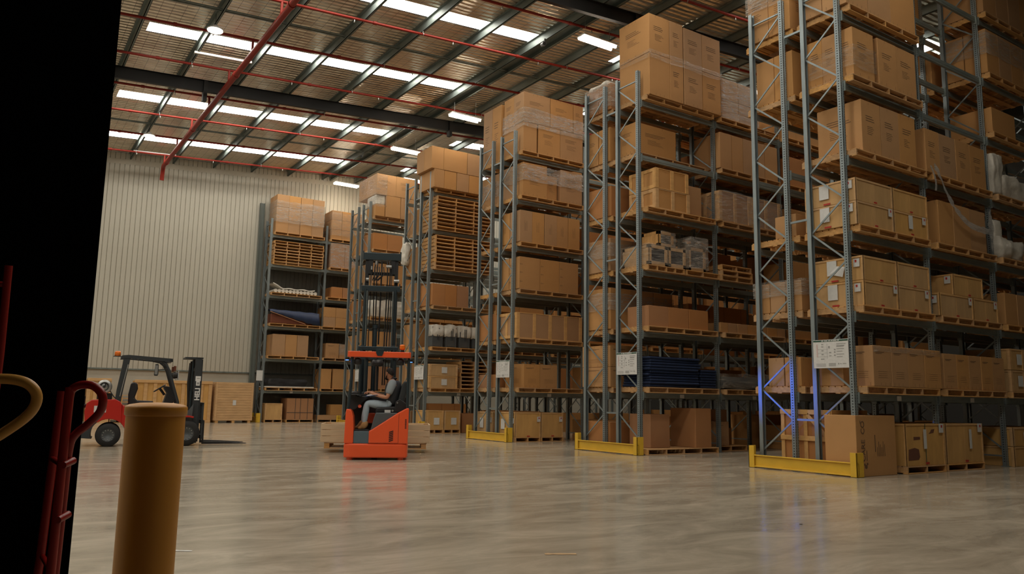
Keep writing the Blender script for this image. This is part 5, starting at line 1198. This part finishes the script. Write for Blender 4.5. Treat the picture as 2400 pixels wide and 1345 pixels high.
# stacked new timber on the forks
def loc2w(x, y, z):
    a = math.radians(-26.0); return (6.535 + x * math.cos(a) - y * math.sin(a), 14.635 + x * math.sin(a) + y * math.cos(a), z)
PW = 2.42
def newpal(x, y, z, lab, h=.142):
    r = empty('pallet', loc2w(x, y, z), math.radians(-26.0)); tag(r, lab, 'pallet')
    dk = MB(); bt = MB()
    for i in range(9): dk.cbox(0, PW - .15, 1.1 * i / 9, 1.1 * i / 9 + .10, .118, .138, .003)
    for yy in (0, .5, 1.0): bt.cbox(0, PW - .15, yy, yy + .1, 0, .02, .003)
    obj('top_deck', dk, NEWPINE, r); obj('bottom_deck', bt, PINE, r)
    for i in range(3): obj('stringer', MB().cbox(.005 + (PW - .28) * i / 2, .12 + (PW - .28) * i / 2, .004, 1.09, .02, .118, .003), PINE, r)
newpal(-1.20, 2.08, .085, 'long pale pallet carried on the reach truck forks')
r = empty('timber_crate', loc2w(-1.28, 2.05, .226), math.radians(-26.0)); tag(r, 'long pale new pine slatted crate carried by the reach truck', 'crate')
s_ = MB()
for i in range(3):
    z = .004 + i * .137; s_.cbox(0, PW, 0, .022, z, z + .128, .003); s_.cbox(0, .022, .022, 1.12, z, z + .128, .003); s_.cbox(PW - .022, PW, .022, 1.12, z, z + .128, .003); s_.cbox(0, PW, 1.12, 1.14, z, z + .128, .003)
obj('side_boards', s_, NEWPINE, r)
b = MB()
for xa in (.03, .85, 1.55, PW - .12): b.cbox(xa, xa + .09, .022, .06, 0, .40, .003); b.cbox(xa, xa + .09, 1.08, 1.12, 0, .40, .003)
b.cbox(.03, PW - .03, .07, 1.07, .0, .02, .003)
obj('inner_battens', b, PINE, r)

# ------------------------------------------------------------------ driver
def skinned(name, nodes, edges, sub=2):
    me = bpy.data.meshes.new(name); me.from_pydata([n[0] for n in nodes], edges, []); me.update()
    o = bpy.data.objects.new(name, me); C.objects.link(o)
    md = o.modifiers.new('s', 'SKIN'); md.use_smooth_shade = True
    for i, n in enumerate(nodes):
        sv = me.skin_vertices[0].data[i]; sv.radius = (n[1], n[2] if len(n) > 2 else n[1]); sv.use_root = (i == 0)
    ss = o.modifiers.new('d', 'SUBSURF'); ss.levels = sub; ss.render_levels = sub
    dg = bpy.context.evaluated_depsgraph_get(); ev = o.evaluated_get(dg)
    nm = bpy.data.meshes.new_from_object(ev); o.modifiers.clear(); o.data = nm; bpy.data.meshes.remove(me)
    for p in nm.polygons: p.use_smooth = True
    return o
P0 = empty('person', loc2w(.23, .42, .98), math.radians(-26.0)); tag(P0, 'seated driver in charcoal vest, grey t-shirt, pale jeans and tan boots on the reach truck', 'person')
# local frame: x right (towards the seat back), y away, z up; pelvis at the origin. near side is -y
body = [((0, 0, .09), .150, .135),            # 0 pelvis
        ((.03, 0, .27), .130, .120),           # 1 waist
        ((.055, 0, .44), .155, .130),          # 2 chest
        ((.055, 0, .56), .115, .100),          # 3 upper chest
        ((.030, .01, .63), .058, .055),        # 4 neck
        ((-.01, .03, .70), .060, .058),        # 5 skull base
        ((.06, -.17, .53), .066, .066),        # 6 near shoulder
        ((.00, -.23, .38), .052, .050),        # 7 near upper arm
        ((-.035, -.25, .25), .043, .043),      # 8 near elbow
        ((-.20, -.19, .28), .038, .036),       # 9 near forearm
        ((-.36, -.12, .34), .027, .023),       # 10 near wrist
        ((-.41, -.10, .355), .036, .024),      # 11 near palm
        ((.06, .17, .53), .066, .066),         # 12 far shoulder
        ((.00, .24, .38), .052, .050),
        ((-.05, .25, .26), .043, .043),
        ((-.20, .18, .30), .038, .036),
        ((-.33, .10, .35), .027, .023),
        ((-.38, .07, .36), .036, .024),        # 17 far palm
        ((-.06, -.10, .06), .115, .105),       # 18 near hip
        ((-.24, -.12, .115), .100, .095),      # 19 near thigh
        ((-.44, -.13, .13), .082, .080),       # 20 near knee
        ((-.465, -.13, -.08), .068, .070),      # 21 near calf
        ((-.475, -.13, -.25), .052, .052),      # 22 near ankle
        ((-.06, .10, .07), .105, .095),        # 23 far hip
        ((-.24, .13, .10), .088, .082),
        ((-.44, .14, .11), .070, .068),
        ((-.50, .14, -.08), .058, .060),
        ((-.52, .14, -.26), .042, .042),       # 27
        ((-.51, -.135, -.335), .036, .034), ((-.60, .14, -.345), .036, .034)]
be = [(0, 1), (1, 2), (2, 3), (3, 4), (4, 5), (3, 6), (6, 7), (7, 8), (8, 9), (9, 10), (10, 11), (3, 12), (12, 13), (13, 14), (14, 15), (15, 16), (16, 17), (0, 18), (18, 19), (19, 20), (20, 21), (21, 22), (0, 23), (23, 24), (24, 25), (25, 26), (26, 27), (22, 28), (27, 29)]
bo = skinned('body', body, be); bo.parent = P0
# fingers and thumbs grown into the same mesh
def fingers(mb, palm, d, side, up):
    d = Vector(d).normalized(); s = Vector(side).normalized(); u = Vector(up).normalized(); palm = Vector(palm)
    for i, (ln, off) in enumerate(((.070, -.027), (.080, -.009), (.076, .009), (.060, .026))):
        p0 = palm + s * off + d * .02; p1 = p0 + d * ln * .5 - u * .006; p2 = p1 + d * ln * .30 - u * .022; p3 = p2 + d * ln * .10 - u * .022
        mb.tube([p0, p1, p2, p3], [.0095, .009, .008, .0065], 8)
    t0 = palm - s * .028 - d * .02; mb.tube([t0, t0 - s * .022 + d * .025, t0 - s * .026 + d * .055 - u * .01], [.011, .010, .008], 8)
fm = MB(); fingers(fm, (-.415, -.10, .355), (-1, .25, .12), (.2, 1, 0), (0, 0, 1)); fingers(fm, (-.385, .065, .36), (-1, -.3, .1), (.2, -1, 0), (0, 0, 1))
fme = fm.mesh('fingers', SKIN)
import bmesh
bmx = bmesh.new(); bmx.from_mesh(bo.data); bmx.from_mesh(fme); bmx.to_mesh(bo.data); bmx.free()
for m_ in (SKIN, JEANS): bo.data.materials.append(m_)
for pl in bo.data.polygons:
    c_ = pl.center; pl.use_smooth = True
    pl.material_index = 1 if (c_.z < .24 and not (c_.y < -.20 and c_.z > .17) and not (c_.y > .20 and c_.z > .17)) else 0
def cloth(name, nodes, edges, m, sub=2):
    o = skinned(name, nodes, edges, sub); o.data.materials.append(m); o.parent = P0; return o
cloth('vest', [((.03, 0, .05), .195, .185), ((.055, 0, .24), .190, .175), ((.075, 0, .42), .205, .190), ((.075, 0, .545), .165, .170), ((.06, .0, .60), .10, .11)], [(0, 1), (1, 2), (2, 3), (3, 4)], VEST)
cloth('vest_collar', [((.075, .005, .60), .110, .100), ((.060, .01, .665), .092, .084)], [(0, 1)], VEST)
cloth('tshirt_sleeve', [((.07, -.06, .585), .075), ((.055, -.165, .53), .10), ((.005, -.225, .40), .084), ((-.02, -.24, .30), .076)], [(0, 1), (1, 2), (2, 3)], TSHIRT)
cloth('tshirt_sleeve', [((.07, .06, .585), .075), ((.055, .165, .53), .10), ((.005, .225, .40), .084), ((-.02, .24, .30), .076)], [(0, 1), (1, 2), (2, 3)], TSHIRT)
for s, dx in ((-1, 0), (1, -.07)):
    bt = cloth('boot', [((-.455 + dx, s * .135, -.20), .060), ((-.46 + dx, s * .135, -.31), .056), ((-.43 + dx, s * .135, -.36), .046, .044), ((-.54 + dx, s * .14, -.365), .050, .040), ((-.61 + dx, s * .145, -.37), .042, .034)], [(0, 1), (1, 2), (1, 3), (3, 4)], BOOT)
    obj('boot_sole', MB().cbox(-.66 + dx, -.39 + dx, s * .135 - .045, s * .135 + .055, -.415, -.39, .008), BLACKPL, P0)
# head
hd = empty('head', (-.01, .03, .735)); hd.parent = P0; hd.rotation_euler = (0, 0, math.radians(-48))
def headmesh():
    mb = MB(); nu, nv = 28, 20; vs = []
    for j in range(nv + 1):
        t = math.pi * j / nv
        for i in range(nu):
            a = 2 * math.pi * i / nu; x = math.sin(t) * math.cos(a); y = math.sin(t) * math.sin(a); z = math.cos(t)
            px, py, pz = x * .098, y * .077, z * .118     # face towards -x
            if z < 0: px *= 1 - .22 * (-z) if x > 0 else 1 - .10 * (-z); py *= 1 - .28 * (-z) ** 1.4
            f = max(0, -x)
            if abs(y) < .28 and f > .6:
                k = (1 - (abs(y) / .28) ** 2); px -= .022 * k * math.exp(-((z + .10) / .16) ** 2)      # nose
                px -= .008 * k * math.exp(-((z + .42) / .07) ** 2); px -= .008 * k * math.exp(-((z + .75) / .14) ** 2)  # lips, chin
            if f > .5: px += .010 * math.exp(-((z - .08) / .07) ** 2) * math.exp(-((abs(y) - .36) / .16) ** 2)   # eye sockets
            if f > .5: px -= .005 * math.exp(-((z - .26) / .08) ** 2)                                        # brow
            vs.append((px, py, pz))
    mb.add(vs, [(j * nu + i, (j + 1) * nu + i, (j + 1) * nu + (i + 1) % nu, j * nu + (i + 1) % nu) for j in range(nv) for i in range(nu)], 0, True)
    return mb
obj('face', headmesh(), SKIN, hd)
hm = MB(); nu, nv = 28, 14; vs = []
for j in range(nv + 1):
    for i in range(nu):
        a = 2 * math.pi * i / nu; back = (math.cos(a) + 1) / 2; lim = math.radians(52 + 58 * back ** 1.3); t = lim * j / nv
        k = 1.055 + .02 * math.sin(5 * a) * math.sin(3 * t); x = math.sin(t) * math.cos(a); y = math.sin(t) * math.sin(a); z = math.cos(t)
        tp = 1 if z > 0 else 1 - .2 * (-z)
        vs.append((x * .098 * k * tp + .004, y * .077 * k * tp, z * .118 * k + .004))
hm.add(vs, [(j * nu + i, (j + 1) * nu + i, (j + 1) * nu + (i + 1) % nu, j * nu + (i + 1) % nu) for j in range(nv) for i in range(nu)], 0, True)
obj('hair', hm, HAIR, hd)
obj('beard', MB().tube([(-.01, -.068, -.03), (-.035, -.062, -.075), (-.07, -.04, -.10), (-.088, 0, -.108), (-.07, .04, -.10), (-.035, .062, -.075), (-.01, .068, -.03)], [.010, .016, .018, .02, .018, .016, .010], 8), HAIR, hd)
for s in (-1, 1):
    obj('ear', MB().tube([(.006, s * .075, .028), (.022, s * .086, .03), (.026, s * .088, .0), (.014, s * .082, -.028), (.0, s * .074, -.03)], [.008, .010, .010, .009, .007], 8), SKIN, hd)
    obj('eye', MB().lathe([(.0001, .012), (.009, .008), (.012, 0), (.009, -.008), (.0001, -.012)], 10), WHITE, hd, (-.082, s * .030, .010))
cb = empty('clipboard', loc2w(-.12, .30, 1.27), math.radians(-26.0)); cb.rotation_euler = (.1, -.15, math.radians(-26)); tag(cb, 'blue clipboard with white paper held on the driver\'s lap', 'clipboard')
obj('board', MB().cbox(-.12, .12, -.10, .20, 0, .008, .003), BLUEP, cb); obj('paper_sheet', MB().box(-.10, .10, -.08, .17, .009, .011), PAPER, cb)

# ------------------------------------------------------------------ foreground: black door leaf, bollard, trolleys
dr = empty('door_1', (.285, 3.06, 0)); dr['kind'] = 'structure'
obj('door_leaf', MB().box(-4.2, 0, 0, .10, .0, 5.2), PANELB, dr)
struct(obj('ceiling_shade_slab', MB().box(-6.0, .29, -4.0, 3.16, 5.2, 5.3), PANELB)); struct(obj('wall_shade_panel', MB().box(-4.1, -4.0, -4.0, 3.06, 0, 5.2), PANELB))  # unseen slab and side panel added to keep the trolleys in shade
bo_ = empty('bollard', (.545, 3.235, 0)); tag(bo_, 'thick yellow steel bollard in the foreground beside the black door', 'bollard')
obj('post', MB().lathe([(.104, 0), (.104, 1.175)], 48), BOLL, bo_)
obj('cap', MB().lathe([(.0, 1.214), (.06, 1.212), (.095, 1.206), (.1075, 1.199), (.1095, 1.193), (.1095, 1.168), (.1035, 1.163)], 48), BOLL, bo_)
obj('base_plate', MB().cbox(-.16, .16, -.16, .16, 0, .012, .003), BOLL, bo_)
r = empty('hand_trolley', (.215, 2.765, 0)); tag(r, 'dark red hand trolley with one loop handle in front of the black door', 'hand trolley')
obj('frame_tube', MB().tube([(0, 0, 1.262), (-.004, .002, .70), (-.03, .004, .12)], .0135, 14), REDH, r)
obj('frame_tube', MB().tube([(-.003, .255, 1.25), (-.018, .26, .70), (-.06, .262, .12)], .0135, 14), REDH, r)
obj('grip_loop', MB().tube(smooth([(0, 0, 1.225), (.006, 0, 1.255), (.03, -.02, 1.270), (.062, -.040, 1.266), (.086, -.052, 1.236), (.084, -.044, 1.190), (.055, -.02, 1.150), (.026, .006, 1.118), (.014, .018, 1.075), (.0135, .04, .94), (.012, .06, .70), (.006, .07, .30)]), .0125, 14), REDH, r)
for z in (.44, .72, 1.03): obj('cross_bar', MB().cyl((-.002, .0, z), (-.012, .257, z - .0), .009, 10), REDH, r)
for z in (.87, 1.03): obj('bolt', MB().cyl((.0, -.018, z), (.03, .02, z + .01), .011, 10), REDH, r)
for yy in (-.05, .27): obj('wheel', MB().lathe([(.03, 0), (.10, 0), (.11, .015), (.11, .04), (.10, .055), (.03, .055)], 24), TYRE, r, (-.09, yy + .055, .11), (math.pi / 2, 0, 0))
obj('axle', MB().cyl((-.09, -.05, .11), (-.09, .32, .11), .012), REDH, r)
obj('toe_plate', MB().cbox(-.03, .20, .0, .262, .008, .018, .003), REDH, r)
r = empty('hand_trolley', (0, 2.28, 0)); tag(r, 'blue hand trolley with yellow loop handle at the picture edge', 'hand trolley')
obj('grip_loop', MB().tube(smooth([(-.05, .05, .60), (-.05, .05, 1.02), (-.035, .045, 1.085), (.04, .017, 1.142), (.092, -.030, 1.192), (.106, -.042, 1.232), (.090, -.040, 1.262), (.055, -.022, 1.276), (.0, .01, 1.276), (-.06, .03, 1.270), (-.10, .05, 1.24), (-.105, .05, .60)]), .0125, 14), YELH, r)
for dx, dy in ((-.022, .06), (-.20, .12)): obj('frame_tube', MB().cyl((dx, dy, .12), (dx, dy, 1.22), .016, 12), BLUEP, r)
for z in (.4, .7, 1.0): obj('cross_bar', MB().cyl((-.022, .06, z), (-.20, .12, z), .010, 10), BLUEP, r)
obj('toe_plate', MB().cbox(-.24, .0, -.16, .09, .002, .012, .003), BLUEP, r)
for dx in (-.26, .0): obj('wheel', MB().lathe([(.03, 0), (.10, 0), (.11, .015), (.11, .04), (.10, .055), (.03, .055)], 24), TYRE, r, (dx, .16, .11), (0, math.pi / 2, 0))
pt = empty('hand_trolley', (-.02, 2.71, 0), 0); tag(pt, 'tall thin dark red trolley frame at the left picture edge', 'hand trolley')
obj('frame_tube', MB().tube([(.043, 0, 1.613), (.046, .03, 1.36), (.03, .06, .1)], .011, 10), REDH, pt)
obj('frame_tube', MB().tube([(-.20, .1, 1.62), (-.20, .1, .1)], .011, 10), REDH, pt)
for z in (.3, .8, 1.2, 1.56): obj('cross_bar', MB().cyl((.04, .03, z), (-.20, .1, z), .008, 8), REDH, pt)
obj('toe_plate', MB().cbox(-.25, .05, -.2, .15, .0, .01, .002), REDH, pt)
for dx in (-.24, .04): obj('wheel', MB().lathe([(.03, 0), (.08, 0), (.085, .012), (.085, .03), (.08, .04), (.03, .04)], 20), TYRE, pt, (dx, .14, .086), (0, math.pi / 2, 0))

# ------------------------------------------------------------------ scraps on the floor
def scrap(x, y, L_, W2, lab, m=PAPER, rz=0, seed=0):
    mb = MB(); vs = []; n = 8
    for i in range(n + 1):
        for j in range(3): vs.append((L_ * (i / n - .5), W2 * (j / 2 - .5) * (1 + .6 * noise.noise(Vector((i * .7, seed, 0)))), .003 + .006 * abs(noise.noise(Vector((i, j, seed))))))
    mb.add(vs, [(i * 3 + j, (i + 1) * 3 + j, (i + 1) * 3 + j + 1, i * 3 + j + 1) for i in range(n) for j in range(2)], 0, True)
    tag(obj('scrap', mb, m, None, (x, y, 0), (0, 0, rz)), lab, 'litter')
scrap(4.03, 5.28, .26, .06, 'torn strip of brown tape on the open floor at the bottom of the view', TAPE, -.5, 1)
scrap(1.42, 6.86, .18, .035, 'pale scrap on the floor to the right of the bollard', PAPER, -.6, 2)
scrap(7.22, 5.33, .04, .03, 'small dark leaf on the floor below the blue reflections', BLACKPL, .3, 3)
scrap(9.74, 29.95, .28, .10, 'white scrap on the floor left of the carried pallets', PAPER, -.6, 4)
scrap(9.45, 6.6, .07, .03, 'tiny pale scrap on the floor in front of the nearest guard', PAPER, 0, 5)

# ------------------------------------------------------------------ label check (prints only)
_seen = {}
for o in bpy.data.objects:
    if 'label' in o:
        _seen.setdefault(o['label'], []).append(o.name)
        if len(o['label'].split()) > 16: print('LONGLABEL', o['label'])
for k_, v_ in _seen.items():
    if len(v_) > 1: print('DUPLABEL', len(v_), k_)
print('NCARTON', sum(1 for o in bpy.data.objects if o.name.startswith('carton')))
